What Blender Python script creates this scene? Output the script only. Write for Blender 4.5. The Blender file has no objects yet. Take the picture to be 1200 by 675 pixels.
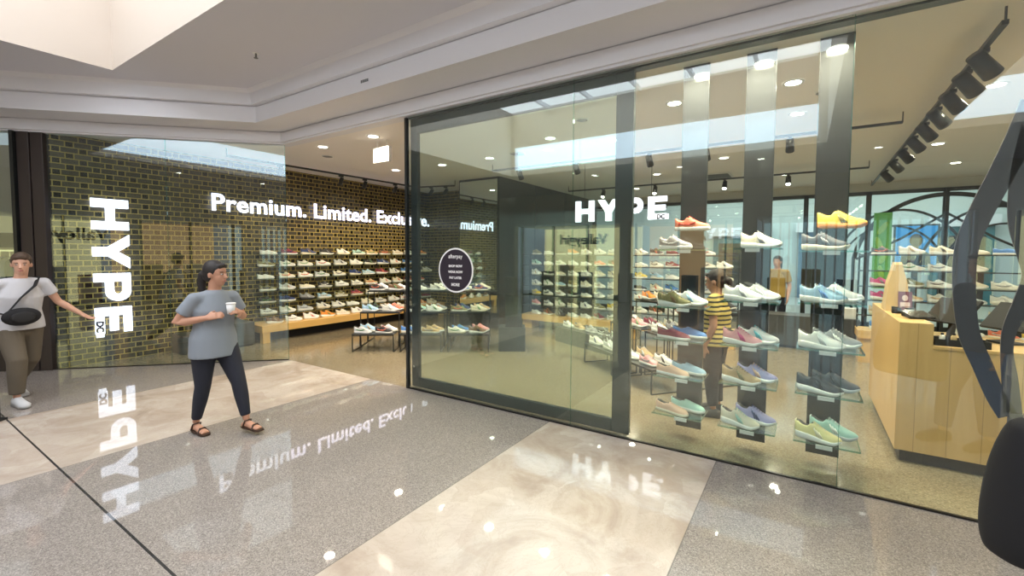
import bpy, bmesh, math, random
from mathutils import Vector, Matrix, Euler
R = math.radians
sc = bpy.context.scene
COL = sc.collection
random.seed(11)

# ------------------------------------------------------------------ camera, world, light, exposure
cam_d = bpy.data.cameras.new('camera'); cam = bpy.data.objects.new('camera', cam_d); COL.objects.link(cam)
sc.camera = cam
cam_d.sensor_fit = 'HORIZONTAL'; cam_d.sensor_width = 36.0; cam_d.lens = 36.0 * 524.6 / 1200
cam_d.shift_y = -(337.5 - 322.9) / 1200
cam_d.clip_start = 0.05; cam_d.clip_end = 200
_y, _p, _r = R(33.1175), R(2.8213), R(0.2528)
_f = Vector((-math.sin(_y) * math.cos(_p), math.cos(_y) * math.cos(_p), -math.sin(_p)))
_rt = Vector((math.cos(_y), math.sin(_y), 0)); _up = _rt.cross(_f)
_a = _rt * math.cos(_r) + _up * math.sin(_r); _b = -_rt * math.sin(_r) + _up * math.cos(_r)
cam.matrix_world = Matrix(((_a.x, _b.x, -_f.x, 0), (_a.y, _b.y, -_f.y, -3.84), (_a.z, _b.z, -_f.z, 1.65), (0, 0, 0, 1)))

w = bpy.data.worlds.new('world'); sc.world = w; w.use_nodes = True
w.node_tree.nodes['Background'].inputs[0].default_value = (0.80, 0.90, 1.0, 1)
w.node_tree.nodes['Background'].inputs[1].default_value = 0.5
sc.view_settings.view_transform = 'Standard'; sc.view_settings.look = 'None'
sc.view_settings.gamma = 1.0; sc.view_settings.use_curve_mapping = False
sc.view_settings.exposure = 0.0
try:
    sc.cycles.use_denoising = True
    sc.cycles.max_bounces = 8; sc.cycles.diffuse_bounces = 4; sc.cycles.glossy_bounces = 4
    sc.cycles.transparent_max_bounces = 24; sc.cycles.transmission_bounces = 6
    sc.cycles.sample_clamp_indirect = 6.0; sc.cycles.caustics_reflective = False; sc.cycles.caustics_refractive = False
except Exception:
    pass

def area(name, loc, sx, sy, power, color=(1, 1, 1), rot=(0, 0, 0), spread=180):
    l = bpy.data.lights.new(name, 'AREA'); l.shape = 'RECTANGLE'; l.size = sx; l.size_y = sy
    l.energy = power; l.color = color; l.spread = R(spread)
    o = bpy.data.objects.new(name, l); o.location = loc; o.rotation_euler = rot; COL.objects.link(o)
    return o
def spot(name, loc, target, power, color, angle=60, blend=0.6, size=0.04):
    l = bpy.data.lights.new(name, 'SPOT'); l.energy = power; l.color = color
    l.spot_size = R(angle); l.spot_blend = blend; l.shadow_soft_size = size
    o = bpy.data.objects.new(name, l); o.location = loc
    o.rotation_euler = (Vector(target) - Vector(loc)).to_track_quat('-Z', 'Y').to_euler(); COL.objects.link(o)
    return o

# daylight falling through the two skylights of the mall
area('skylight_daylight', (-3.4, -4.4, 5.5), 7.0, 4.8, 130, (0.93, 0.96, 1.0))
area('skylight_daylight', (6.0, -4.4, 5.5), 7.6, 4.8, 130, (0.93, 0.96, 1.0))
# daylight in the far mall behind the shop's rear glazing
area('rear_mall_daylight', (0.5, 13.0, 4.6), 11, 5, 620, (0.90, 0.97, 1.0))

# ------------------------------------------------------------------ materials
M = {}
def mat(name, col, rough=0.5, metal=0.0, emis=None, es=0.0, spec=0.5, coat=0.0):
    if name in M: return M[name]
    m = bpy.data.materials.new(name); m.use_nodes = True
    b = m.node_tree.nodes['Principled BSDF']
    b.inputs['Base Color'].default_value = (*col, 1); b.inputs['Roughness'].default_value = rough
    b.inputs['Metallic'].default_value = metal; b.inputs['Specular IOR Level'].default_value = spec
    b.inputs['Coat Weight'].default_value = coat
    if emis: b.inputs['Emission Color'].default_value = (*emis, 1); b.inputs['Emission Strength'].default_value = es
    M[name] = m; return m
class NT:
    """small wrapper for building node trees"""
    def __init__(s, m): s.m = m; s.t = m.node_tree; s.b = s.t.nodes.get('Principled BSDF')
    def n(s, typ, **kw):
        x = s.t.nodes.new(typ)
        for k, v in kw.items():
            if isinstance(v, (int, float, str, bool)) and hasattr(x, k): setattr(x, k, v)
            else: x.inputs[k].default_value = v
        return x
    def l(s, a, b): s.t.links.new(a, b)
    def math(s, op, a, b=None, c=None):
        x = s.t.nodes.new('ShaderNodeMath'); x.operation = op
        for i, v in enumerate((a, b, c)):
            if v is None: continue
            if isinstance(v, (int, float)): x.inputs[i].default_value = v
            else: s.l(v, x.inputs[i])
        return x.outputs[0]
    def mix(s, fac, a, b):
        x = s.t.nodes.new('ShaderNodeMix'); x.data_type = 'RGBA'
        for sock, v in ((x.inputs[0], fac), (x.inputs[6], a), (x.inputs[7], b)):
            if isinstance(v, (int, float)): sock.default_value = v
            elif isinstance(v, tuple): sock.default_value = (*v, 1)
            else: s.l(v, sock)
        return x.outputs[2]
    def ramp(s, fac, stops):
        x = s.t.nodes.new('ShaderNodeValToRGB'); e = x.color_ramp.elements
        while len(e) > len(stops): e.remove(e[-1])
        while len(e) < len(stops): e.new(0.5)
        for i, (p, c) in enumerate(stops): e[i].position = p; e[i].color = (*c, 1)
        s.l(fac, x.inputs[0]); return x.outputs[0]
    def pos(s):
        g = s.t.nodes.new('ShaderNodeNewGeometry'); return g.outputs['Position']
    def bump(s, h, strength=0.3, dist=0.01):
        x = s.n('ShaderNodeBump'); x.inputs['Strength'].default_value = strength; x.inputs['Distance'].default_value = dist
        s.l(h, x.inputs['Height']); s.l(x.outputs[0], s.b.inputs['Normal'])

def glass_mat(name, tint, f0=0.045, gain=1.0):
    m = bpy.data.materials.new(name); m.use_nodes = True; t = NT(m); t.t.nodes.remove(t.b)
    g = t.t.nodes.new('ShaderNodeNewGeometry')
    d = t.t.nodes.new('ShaderNodeVectorMath'); d.operation = 'DOT_PRODUCT'
    t.l(g.outputs['Normal'], d.inputs[0]); t.l(g.outputs['Incoming'], d.inputs[1])
    c = t.math('ABSOLUTE', d.outputs['Value'])
    k = t.math('POWER', t.math('SUBTRACT', 1.0, c), 5.0)
    fr = t.math('MINIMUM', t.math('MULTIPLY', t.math('ADD', t.math('MULTIPLY', k, 1 - f0), f0), gain), 1.0)
    tr = t.t.nodes.new('ShaderNodeBsdfTransparent'); tr.inputs[0].default_value = (*tint, 1)
    gl = t.t.nodes.new('ShaderNodeBsdfGlossy'); gl.inputs['Roughness'].default_value = 0.0
    gl.inputs[0].default_value = (0.9, 0.97, 1, 1)
    mx = t.t.nodes.new('ShaderNodeMixShader'); t.l(fr, mx.inputs[0]); t.l(tr.outputs[0], mx.inputs[1]); t.l(gl.outputs[0], mx.inputs[2])
    t.l(mx.outputs[0], t.t.nodes['Material Output'].inputs['Surface']); M[name] = m; return m
glass_mat('shop_glass', (0.925, 0.972, 0.94), 0.05, 1.7)
glass_mat('shelf_glass', (0.93, 0.97, 0.96), 0.05, 1.0)
glass_mat('glass_edge', (0.45, 0.72, 0.62), 0.2, 1.0)

# terrazzo with cream marble bands, all by position in the place
def mall_floor_mat():
    m = mat('mall_floor', (0.4, 0.4, 0.4), 0.12); t = NT(m); p = t.pos()
    sx = t.n('ShaderNodeSeparateXYZ'); t.l(p, sx.inputs[0]); X, Y = sx.outputs[0], sx.outputs[1]
    v1 = t.n('ShaderNodeTexVoronoi', Scale=190.0); t.l(p, v1.inputs['Vector'])
    cs = t.n('ShaderNodeSeparateColor'); t.l(v1.outputs['Color'], cs.inputs[0])
    chip = t.ramp(cs.outputs[0], [(0.0, (0.06, 0.05, 0.045)), (0.16, (0.19, 0.165, 0.15)), (0.5, (0.32, 0.285, 0.26)), (0.82, (0.41, 0.37, 0.335)), (1.0, (0.62, 0.56, 0.50))])
    v2 = t.n('ShaderNodeTexNoise', Scale=1.6, Detail=3.0); t.l(p, v2.inputs['Vector'])
    terr = t.mix(0.5, chip, (0.30, 0.27, 0.247))
    n1 = t.n('ShaderNodeTexNoise', Scale=1.7, Detail=9.0, Roughness=0.62, Distortion=1.2); t.l(p, n1.inputs['Vector'])
    marb = t.ramp(n1.outputs[0], [(0.30, (0.36, 0.29, 0.235)), (0.44, (0.51, 0.43, 0.36)), (0.52, (0.59, 0.52, 0.45)), (0.62, (0.65, 0.58, 0.51)), (0.75, (0.52, 0.44, 0.37))])
    n2 = t.n('ShaderNodeTexNoise', Scale=4.0, Detail=12.0, Roughness=0.7, Distortion=2.5); t.l(p, n2.inputs['Vector'])
    vein = t.math('LESS_THAN', t.math('ABSOLUTE', t.math('SUBTRACT', n2.outputs[0], 0.5)), 0.012)
    marb = t.mix(t.math('MULTIPLY', vein, 0.35), marb, (0.42, 0.34, 0.27))
    n3 = t.n('ShaderNodeTexNoise', Scale=2.2, Detail=4.0); t.l(p, n3.inputs['Vector'])
    va = t.t.nodes.new('ShaderNodeVectorMath'); va.operation = 'MULTIPLY_ADD'; t.l(n3.outputs['Color'], va.inputs[0]); va.inputs[1].default_value = (0.45, 0.45, 0.0); t.l(p, va.inputs[2])
    v3 = t.n('ShaderNodeTexVoronoi', Scale=3.1); t.l(va.outputs[0], v3.inputs['Vector']); c3 = t.n('ShaderNodeSeparateColor'); t.l(v3.outputs['Color'], c3.inputs[0])
    marb = t.mix(t.math('MULTIPLY', c3.outputs[0], 0.45), marb, (0.43, 0.34, 0.27))
    # big rectangular marble slabs: each slightly different
    sl = t.n('ShaderNodeTexWhiteNoise'); sl.noise_dimensions = '2D'
    cb = t.n('ShaderNodeCombineXYZ'); t.l(t.math('FLOOR', t.math('DIVIDE', t.math('ADD', X, 2.05), 0.755)), cb.inputs[0]); t.l(t.math('FLOOR', t.math('DIVIDE', Y, 0.75)), cb.inputs[1])
    t.l(cb.outputs[0], sl.inputs[0])
    marb = t.mix(t.math('MULTIPLY', sl.outputs[0], 0.22), marb, (0.50, 0.43, 0.37))
    def band(a, b): return t.math('MULTIPLY', t.math('GREATER_THAN', X, a), t.math('LESS_THAN', X, b))
    s = t.math('ADD', band(-6.52, -4.70), t.math('ADD', band(-2.05, -0.54), band(2.4, 3.9)))
    col = t.mix(s, terr, marb)
    # thin dark metal dividers
    jn = None
    for e in (-6.52, -4.70, -2.05, -0.54):
        d = t.math('LESS_THAN', t.math('ABSOLUTE', t.math('SUBTRACT', X, e)), 0.0035)
        jn = d if jn is None else t.math('ADD', jn, d)
    jy = t.math('LESS_THAN', t.math('ABSOLUTE', t.math('ADD', Y, 2.93)), 0.007)
    jy = t.math('MULTIPLY', jy, t.math('LESS_THAN', X, -2.5))
    col = t.mix(t.math('MULTIPLY', jn, 0.6), col, (0.12, 0.11, 0.10))
    col = t.mix(jy, col, (0.04, 0.04, 0.04))
    t.l(col, t.b.inputs['Base Color'])
    t.l(t.math('ADD', t.math('MULTIPLY', v2.outputs[0], 0.025), 0.012), t.b.inputs['Roughness'])
    t.b.inputs['Specular IOR Level'].default_value = 0.95
    return m
mall_floor_mat()
def shop_floor_mat():
    m = mat('shop_floor', (0.3, 0.26, 0.2), 0.15); t = NT(m); p = t.pos()
    v1 = t.n('ShaderNodeTexVoronoi', Scale=120.0); t.l(p, v1.inputs['Vector'])
    cs = t.n('ShaderNodeSeparateColor'); t.l(v1.outputs['Color'], cs.inputs[0])
    c = t.ramp(cs.outputs[0], [(0.0, (0.12, 0.09, 0.055)), (0.3, (0.23, 0.185, 0.12)), (0.8, (0.31, 0.26, 0.17)), (1.0, (0.44, 0.38, 0.27))])
    n1 = t.n('ShaderNodeTexNoise', Scale=0.9, Detail=4.0); t.l(p, n1.inputs['Vector'])
    c = t.mix(0.35, c, (0.245, 0.205, 0.135))
    c = t.mix(t.math('MULTIPLY', n1.outputs[0], 0.3), c, (0.20, 0.165, 0.115))
    t.l(c, t.b.inputs['Base Color']); t.l(t.math('ADD', t.math('MULTIPLY', n1.outputs[0], 0.14), 0.06), t.b.inputs['Roughness'])
    return m
shop_floor_mat()
def brick_mat(name, axis):
    m = mat(name, (0.06, 0.05, 0.04), 0.3); t = NT(m); p = t.pos()
    sx = t.n('ShaderNodeSeparateXYZ'); t.l(p, sx.inputs[0])
    U = sx.outputs[axis]; V = sx.outputs[2]
    v = t.math('DIVIDE', V, 0.080); row = t.math('FLOOR', v); fv = t.math('FRACT', v)
    u = t.math('ADD', t.math('DIVIDE', U, 0.285), t.math('MULTIPLY', t.math('FLOORED_MODULO', row, 2.0), 0.5))
    fu = t.math('FRACT', u)
    def near(x, c, h): return t.math('LESS_THAN', t.math('ABSOLUTE', t.math('SUBTRACT', x, c)), h)
    mort = t.math('MAXIMUM', t.math('MAXIMUM', near(fv, 0.0, 0.085), near(fv, 1.0, 0.085)),
                  t.math('MAXIMUM', t.math('MAXIMUM', near(fu, 0.0, 0.024), near(fu, 1.0, 0.024)), near(fu, 0.68, 0.024)))
    head = t.math('GREATER_THAN', fu, 0.68)
    wn = t.n('ShaderNodeTexWhiteNoise'); wn.noise_dimensions = '3D'
    cb = t.n('ShaderNodeCombineXYZ'); t.l(t.math('FLOOR', u), cb.inputs[0]); t.l(row, cb.inputs[1]); t.l(head, cb.inputs[2]); t.l(cb.outputs[0], wn.inputs[0])
    nz = t.n('ShaderNodeTexNoise', Scale=60.0, Detail=3.0); t.l(p, nz.inputs['Vector'])
    stre = t.mix(wn.outputs[0], (0.055, 0.048, 0.036), (0.125, 0.105, 0.075))
    stre = t.mix(t.math('MULTIPLY', nz.outputs[0], 0.4), stre, (0.07, 0.06, 0.045))
    brick = t.mix(head, stre, (0.016, 0.014, 0.011))
    col = t.mix(mort, brick, (0.47, 0.36, 0.10))
    t.l(col, t.b.inputs['Base Color'])
    t.l(t.math('ADD', t.math('MULTIPLY', mort, 0.5), 0.22), t.b.inputs['Roughness'])
    t.bump(t.math('SUBTRACT', 1.0, mort), 0.6, 0.006)
    return m
brick_mat('brick_side', 1); brick_mat('brick_back', 0)
def wood_mat(name, c1, c2, axis=2, joint=0.0, jaxis=0):
    m = mat(name, c1, 0.35); t = NT(m); p = t.pos()
    mp = t.n('ShaderNodeMapping'); t.l(p, mp.inputs[0]); s = [14, 14, 14]; s[axis] = 0.9; mp.inputs['Scale'].default_value = s
    n1 = t.n('ShaderNodeTexNoise', Scale=1.5, Detail=6.0, Distortion=0.6); t.l(mp.outputs[0], n1.inputs['Vector'])
    col = t.mix(t.math('MULTIPLY', n1.outputs[0], 1.0), c1, c2)
    if joint:
        sx = t.n('ShaderNodeSeparateXYZ'); t.l(p, sx.inputs[0])
        fr = t.math('FRACT', t.math('DIVIDE', sx.outputs[jaxis], joint))
        col = t.mix(t.math('MULTIPLY', t.math('LESS_THAN', fr, 0.02), 0.6), col, tuple(x * 0.4 for x in c1))
    t.l(col, t.b.inputs['Base Color']); return m
wood_mat('counter_wood', (0.60, 0.38, 0.15), (0.74, 0.50, 0.23), 2, 0.19, 0)
wood_mat('bench_wood', (0.62, 0.36, 0.10), (0.76, 0.48, 0.17), 1)
wood_mat('shelf_wood', (0.60, 0.36, 0.11), (0.74, 0.48, 0.18), 0)
def plaster(name, col, rough=0.6):
    m = mat(name, col, rough); t = NT(m); p = t.pos()
    n = t.n('ShaderNodeTexNoise', Scale=3.0, Detail=4.0); t.l(p, n.inputs['Vector'])
    t.l(t.mix(t.math('MULTIPLY', n.outputs[0], 0.12), col, tuple(c * 0.85 for c in col)), t.b.inputs['Base Color'])
    t.bump(n.outputs[0], 0.04, 0.002); return m
plaster('ceiling_paint', (0.69, 0.69, 0.76)); plaster('fascia_paint', (0.80, 0.80, 0.85), 0.45)
plaster('well_paint', (0.62, 0.55, 0.48)); plaster('shop_ceiling', (0.90, 0.86, 0.83)); plaster('back_wall', (0.62, 0.64, 0.62))
mat('black_metal', (0.015, 0.017, 0.017), 0.35); mat('dark_frame', (0.018, 0.026, 0.025), 0.3, spec=0.6)
mat('dark_panel', (0.045, 0.042, 0.038), 0.12); mat('pillar_dark', (0.035, 0.025, 0.024), 0.4)
mat('column_panel', (0.030, 0.031, 0.032), 0.06, spec=0.8); mat('grey_box', (0.055, 0.058, 0.06), 0.4)
mat('chrome', (0.7, 0.7, 0.7), 0.15, 1.0); mat('mirror', (0.72, 0.78, 0.78), 0.02, 1.0)
mat('lit_white', (1, 1, 1), 0.4, emis=(0.80, 0.78, 1.0), es=2.3)
mat('lit_edge', (0.3, 0.3, 0.9), 0.4, emis=(0.30, 0.24, 1.0), es=1.6)
mat('lamp_lens', (1, 1, 1), 0.4, emis=(1.0, 0.94, 0.80), es=14)
mat('skylight_panel', (1, 1, 1), 0.4, emis=(0.92, 0.95, 1.0), es=2.6)
mat('clerestory', (1, 1, 1), 0.4, emis=(0.62, 0.80, 1.0), es=3.2)
mat('exit_face', (0.9, 0.9, 0.85), 0.4, emis=(1.0, 0.92, 0.75), es=0.9)
mat('white_plastic', (0.8, 0.8, 0.8), 0.35); mat('grey_vent', (0.16, 0.17, 0.17), 0.5)
mat('black_matte', (0.012, 0.012, 0.014), 0.7); mat('logo_dark', (0.085, 0.075, 0.095), 0.42)
mat('decal', (0.03, 0.022, 0.035), 0.4); mat('white_print', (0.9, 0.9, 0.9), 0.5)
mat('screen_blue', (0.02, 0.2, 0.6), 0.3, emis=(0.02, 0.34, 0.85), es=0.9)
mat('kraft', (0.58, 0.42, 0.22), 0.8)

# ------------------------------------------------------------------ mesh helpers
class MB:
    def __init__(s): s.v = []; s.f = []; s.m = []
    def add(s, vs, fs, mi=0, T=None):
        k = len(s.v); s.v += [tuple((T @ Vector(v)) if T else v) for v in vs]
        s.f += [tuple(k + i for i in f) for f in fs]; s.m += [mi] * len(fs); return s
    def box(s, x0, x1, y0, y1, z0, z1, mi=0, T=None):
        v = [(x, y, z) for z in (z0, z1) for y in (y0, y1) for x in (x0, x1)]
        return s.add(v, [(0, 2, 3, 1), (4, 5, 7, 6), (0, 1, 5, 4), (2, 6, 7, 3), (0, 4, 6, 2), (1, 3, 7, 5)], mi, T)
    def bar(s, p, q, a, b=None, mi=0, up=(0, 0, 1)):
        b = b or a; p = Vector(p); q = Vector(q); d = (q - p).normalized(); u = Vector(up)
        if abs(d.dot(u)) > 0.95: u = Vector((1, 0, 0))
        x = d.cross(u).normalized() * a / 2; y = x.cross(d).normalized() * b / 2
        v = [p - x - y, p + x - y, p + x + y, p - x + y, q - x - y, q + x - y, q + x + y, q - x + y]
        return s.add(v, [(0, 3, 2, 1), (4, 5, 6, 7), (0, 1, 5, 4), (1, 2, 6, 5), (2, 3, 7, 6), (3, 0, 4, 7)], mi)
    def loft(s, rings, cap=True, mi=0, T=None, closed=True):
        n = len(rings[0]); v = [p for r in rings for p in r]; f = []
        for i in range(len(rings) - 1):
            for j in range(n if closed else n - 1):
                k = (j + 1) % n; f.append((i * n + j, i * n + k, (i + 1) * n + k, (i + 1) * n + j))
        if cap: f.append(tuple(range(n - 1, -1, -1))); f.append(tuple((len(rings) - 1) * n + j for j in range(n)))
        return s.add(v, f, mi, T)
    def tube(s, pts, rad, n=10, mi=0, ref=(0, 0, 1), flat=None):
        """tapered tube; rad = list of r or (r_side, r_depth)"""
        pts = [Vector(p) for p in pts]; rings = []; X = []; u = Vector(ref)
        for i, p in enumerate(pts):
            d = (pts[min(i + 1, len(pts) - 1)] - pts[max(i - 1, 0)]).normalized(); x = d.cross(u)
            X.append((d, x.normalized() if x.length > 0.3 else None))
        good = [x for d, x in X if x]
        if not good:
            u = Vector((1, 0, 0)) if abs(X[0][0].x) < 0.8 else Vector((0, 1, 0)); good = [X[0][0].cross(u).normalized()]
        last = good[0]
        for i, p in enumerate(pts):
            d, x = X[i]
            if x is None: x = (last - d * last.dot(d)).normalized()
            if x.dot(last) < 0: x = -x
            last = x; y = x.cross(d).normalized(); r = rad[i] if isinstance(rad, (list, tuple)) and not (len(rad) == 2 and len(pts) != 2) else rad
            ra, rb = r if isinstance(r, tuple) else (r, r)
            rings.append([tuple(p + x * ra * math.cos(2 * math.pi * k / n) + y * rb * math.sin(2 * math.pi * k / n)) for k in range(n)])
        return s.loft(rings, True, mi)
    def cyl(s, p, q, r, r2=None, n=16, mi=0): return s.tube([p, q], [r, r if r2 is None else r2], n, mi)
    def ball(s, c, rx, ry, rz, n=12, mi=0, T=None):
        rings = []; m = max(6, n // 2 + 2)
        for i in range(m + 1):
            a = -math.pi / 2 + math.pi * (i + (0.02 if i == 0 else -0.02 if i == m else 0)) / m
            rings.append([(c[0] + rx * math.cos(a) * math.cos(2 * math.pi * j / n), c[1] + ry * math.cos(a) * math.sin(2 * math.pi * j / n), c[2] + rz * math.sin(a)) for j in range(n)])
        return s.loft(rings, True, mi, T)
    def poly(s, pts, z0, z1, mi=0, T=None):
        """prism of a flat outline (x, y) between z0 and z1"""
        n = len(pts); v = [(x, y, z0) for x, y in pts] + [(x, y, z1) for x, y in pts]
        f = [tuple(range(n - 1, -1, -1)), tuple(range(n, 2 * n))] + [(i, (i + 1) % n, n + (i + 1) % n, n + i) for i in range(n)]
        return s.add(v, f, mi, T)
    def mesh(s, name, mats, smooth=False):
        me = bpy.data.meshes.new(name); me.from_pydata(s.v, [], s.f)
        for x in mats: me.materials.append(M[x] if isinstance(x, str) else x)
        me.polygons.foreach_set('material_index', s.m)
        if smooth: me.polygons.foreach_set('use_smooth', [True] * len(s.f))
        me.update(); return me
    def build(s, name, mats, parent=None, smooth=False, bevel=0, loc=None, rz=0):
        if not isinstance(mats, (list, tuple)): mats = [mats]
        o = bpy.data.objects.new(name, s.mesh(name, mats, smooth)); COL.objects.link(o)
        if parent: o.parent = parent
        if loc: o.location = loc
        if rz: o.rotation_euler.z = rz
        if bevel:
            b = o.modifiers.new('bevel', 'BEVEL'); b.width = bevel; b.segments = 2; b.limit_method = 'ANGLE'
        return o
def tag(o, label=None, cat=None, group=None, kind=None):
    if label: o['label'] = label
    if cat: o['category'] = cat
    if group: o['group'] = group
    if kind: o['kind'] = kind
    return o
def thing(name, label, cat, loc=(0, 0, 0), rz=0, group=None):
    o = bpy.data.objects.new(name, None); o.empty_display_size = 0.1; COL.objects.link(o)
    o.location = loc; o.rotation_euler = (0, 0, rz); return tag(o, label, cat, group)
def link_obj(name, mesh, parent): o = bpy.data.objects.new(name, mesh); COL.objects.link(o); o.parent = parent; return o
def copy_tree(o, parent=None):
    c = o.copy(); COL.objects.link(c); c.parent = parent
    for ch in o.children: copy_tree(ch, c)
    return c
def text_mesh(s, size, depth=0.01, offset=0.0, space=1.0, align='LEFT'):
    c = bpy.data.curves.new('text', 'FONT'); c.body = s; c.size = size; c.extrude = depth; c.offset = offset; c.space_character = space; c.align_x = align
    c.resolution_u = 3
    o = bpy.data.objects.new('text', c); COL.objects.link(o)
    bpy.context.view_layer.update()
    me = bpy.data.meshes.new_from_object(o.evaluated_get(bpy.context.evaluated_depsgraph_get()))
    wd = max((v.co.x for v in me.vertices), default=0)
    bpy.data.objects.remove(o); return me, wd

# ------------------------------------------------------------------ the setting
ZC = 3.30      # shop ceiling
HG = 3.25      # head of the glass line
# floors
b = MB(); b.add([(14, 0, 0), (-6.6, 0, 0), (-20, -13.4, 0), (14, -13.4, 0)], [(0, 1, 2, 3)])
b.box(-20, 14, -13.4, 0, -0.2, -0.02); tag(b.build('floor', 'mall_floor'), kind='structure')
b = MB(); b.add([(14, 0, 0), (14, 9.3, 0), (-8.75, 9.3, 0), (-8.75, -2.15, 0), (-6.6, 0, 0)], [(0, 1, 2, 3, 4)])
tag(b.build('floor', 'shop_floor'), kind='structure')
mat('threshold', (0.03, 0.028, 0.025), 0.3, 0.6)
b = MB(); b.box(-4.02, 12, -0.012, 0.012, 0, 0.012); b.bar((-6.6, 0, 0.006), (-8.75, -2.15, 0.006), 0.02, 0.012)
tag(b.build('trim_1', 'threshold'), kind='structure')
# shop ceiling
b = MB(); b.add([(7, 0.0, ZC), (-6.6, 0.0, ZC), (-8.75, -2.15, ZC), (-8.75, 9.3, ZC), (7, 9.3, ZC)], [(0, 1, 2, 3, 4)])
b.box(-8.75, 7, 0.1, 9.3, ZC + 0.05, ZC + 0.15)
tag(b.build('ceiling', 'shop_ceiling'), kind='structure')
# side wall of brick with the back return and the mirrored block
b = MB(); b.box(-8.95, -8.75, -2.10, 5.3, 0, ZC); tag(b.build('wall_left', 'brick_side'), kind='structure')
b = MB(); b.box(-8.95, -6.6, 5.3, 5.45, 0, ZC); tag(b.build('wall_back', 'brick_back'), kind='structure')
b = MB(); b.box(-6.62, -5.53, 4.1, 9.3, 0, ZC)
b.box(-5.53, -5.515, 4.1, 5.62, 0, ZC); b.box(-5.53, -5.515, 5.64, 7.2, 0, ZC); b.box(-5.53, -5.515, 7.22, 9.3, 0, ZC)
tag(b.build('wall_inner', 'dark_panel'), kind='structure')
b = MB(); b.box(6.9, 7.05, 0, 9.3, 0, ZC); tag(b.build('wall_right', 'back_wall'), kind='structure')
t = thing('wall_mirror', 'tall mirror panel at the back reflecting the brick wall and its lettering', 'mirror', (-6.07, 4.09, 0.35))
MB().box(-0.52, 0.52, -0.012, 0.008, 0, 2.9).build('mirror_glass', 'mirror', t)
b = MB(); b.box(-0.54, -0.52, -0.014, 0.01, 0, 2.92); b.box(0.52, 0.54, -0.014, 0.01, 0, 2.92); b.box(-0.54, 0.54, -0.014, 0.01, 2.9, 2.92); b.build('mirror_frame', 'black_metal', t)

# mall ceiling: stepped bulkhead that follows the shop line and turns 45 degrees
def off(d, z):
    k = 0.70711
    return [(14.0, -d, z), (-6.6 + 0.4142 * d, -d, z), (-6.6 - 9.5 + k * d, -9.5 - k * d, z)]
def sweep(prof, name, m, kind='structure'):
    b = MB()
    for (d0, z0), (d1, z1) in zip(prof[:-1], prof[1:]):
        A = off(d0, z0); B = off(d1, z1)
        for i in range(2): b.add([A[i], A[i + 1], B[i + 1], B[i]], [(0, 1, 2, 3)])
    return tag(b.build(name, m), kind=kind)
sweep([(-0.10, 3.30), (-0.10, 3.262), (0.05, 3.262), (0.05, 3.285), (0.08, 3.285), (0.08, 3.42), (0.06, 3.42), (0.06, 3.435), (0.53, 3.435), (0.53, 3.64), (0.515, 3.64), (0.515, 3.655), (0.60, 3.655), (0.62, 3.80), (0.66, 3.85)], 'trim_2', 'fascia_paint')
ZM = 3.85
b = MB()
def cl(y): return y - 6.6 + 0.9   # left edge of the ceiling, beside the turned bulkhead
for y0, y1, xl0, xl1, xr in ((-0.66, -1.85, -6.33, cl(-1.85), 14), (-6.97, -11.5, cl(-6.97), cl(-11.5), 14)):
    b.add([(xr, y0, ZM), (xl0, y0, ZM), (xl1, y1, ZM), (xr, y1, ZM)], [(0, 1, 2, 3)])
b.add([(-7.1, -1.85, ZM), (cl(-1.85), -1.85, ZM), (cl(-6.97), -6.97, ZM), (-7.1, -6.97, ZM)], [(0, 1, 2, 3)])
b.add([(1.95, -1.85, ZM), (0.3, -1.85, ZM), (0.3, -6.97, ZM), (1.95, -6.97, ZM)], [(0, 1, 2, 3)])
b.add([(14, -1.85, ZM), (10.2, -1.85, ZM), (10.2, -6.97, ZM), (14, -6.97, ZM)], [(0, 1, 2, 3)])
tag(b.build('ceiling', 'ceiling_paint'), kind='structure')
for i, (x0, x1) in enumerate(((-7.1, 0.3), (1.95, 10.2))):
    b = MB(); T = 0.12
    b.box(x0 - T, x1 + T, -1.85, -1.85 + T, ZM + 0.001, 5.7); b.box(x0 - T, x1 + T, -6.97 - T, -6.97, ZM + 0.001, 5.7)
    b.box(x0 - T, x0, -6.97, -1.85, ZM + 0.001, 5.7); b.box(x1, x1 + T, -6.97, -1.85, ZM + 0.001, 5.7)
    tag(b.build('ceiling', 'well_paint'), kind='structure')
    b = MB(); b.box(x0, x1, -6.97, -1.85, 5.62, 5.66); tag(b.build('window_%d' % (i + 1), 'skylight_panel'), kind='structure')
    b = MB(); b.box(x0 + 0.15, x1 - 0.15, -6.965, -6.95, 4.0, 4.62); tag(b.build('window_%d' % (i + 3), 'clerestory'), kind='structure')
    b = MB()
    for k in range(1, 6):
        x = x0 + (x1 - x0) * k / 6; b.box(x - 0.03, x + 0.03, -6.97, -1.85, 5.52, 5.62)
    b.box(x0, x1, -4.44, -4.38, 5.52, 5.62); tag(b.build('trim_3', 'fascia_paint'), kind='structure')

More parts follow.
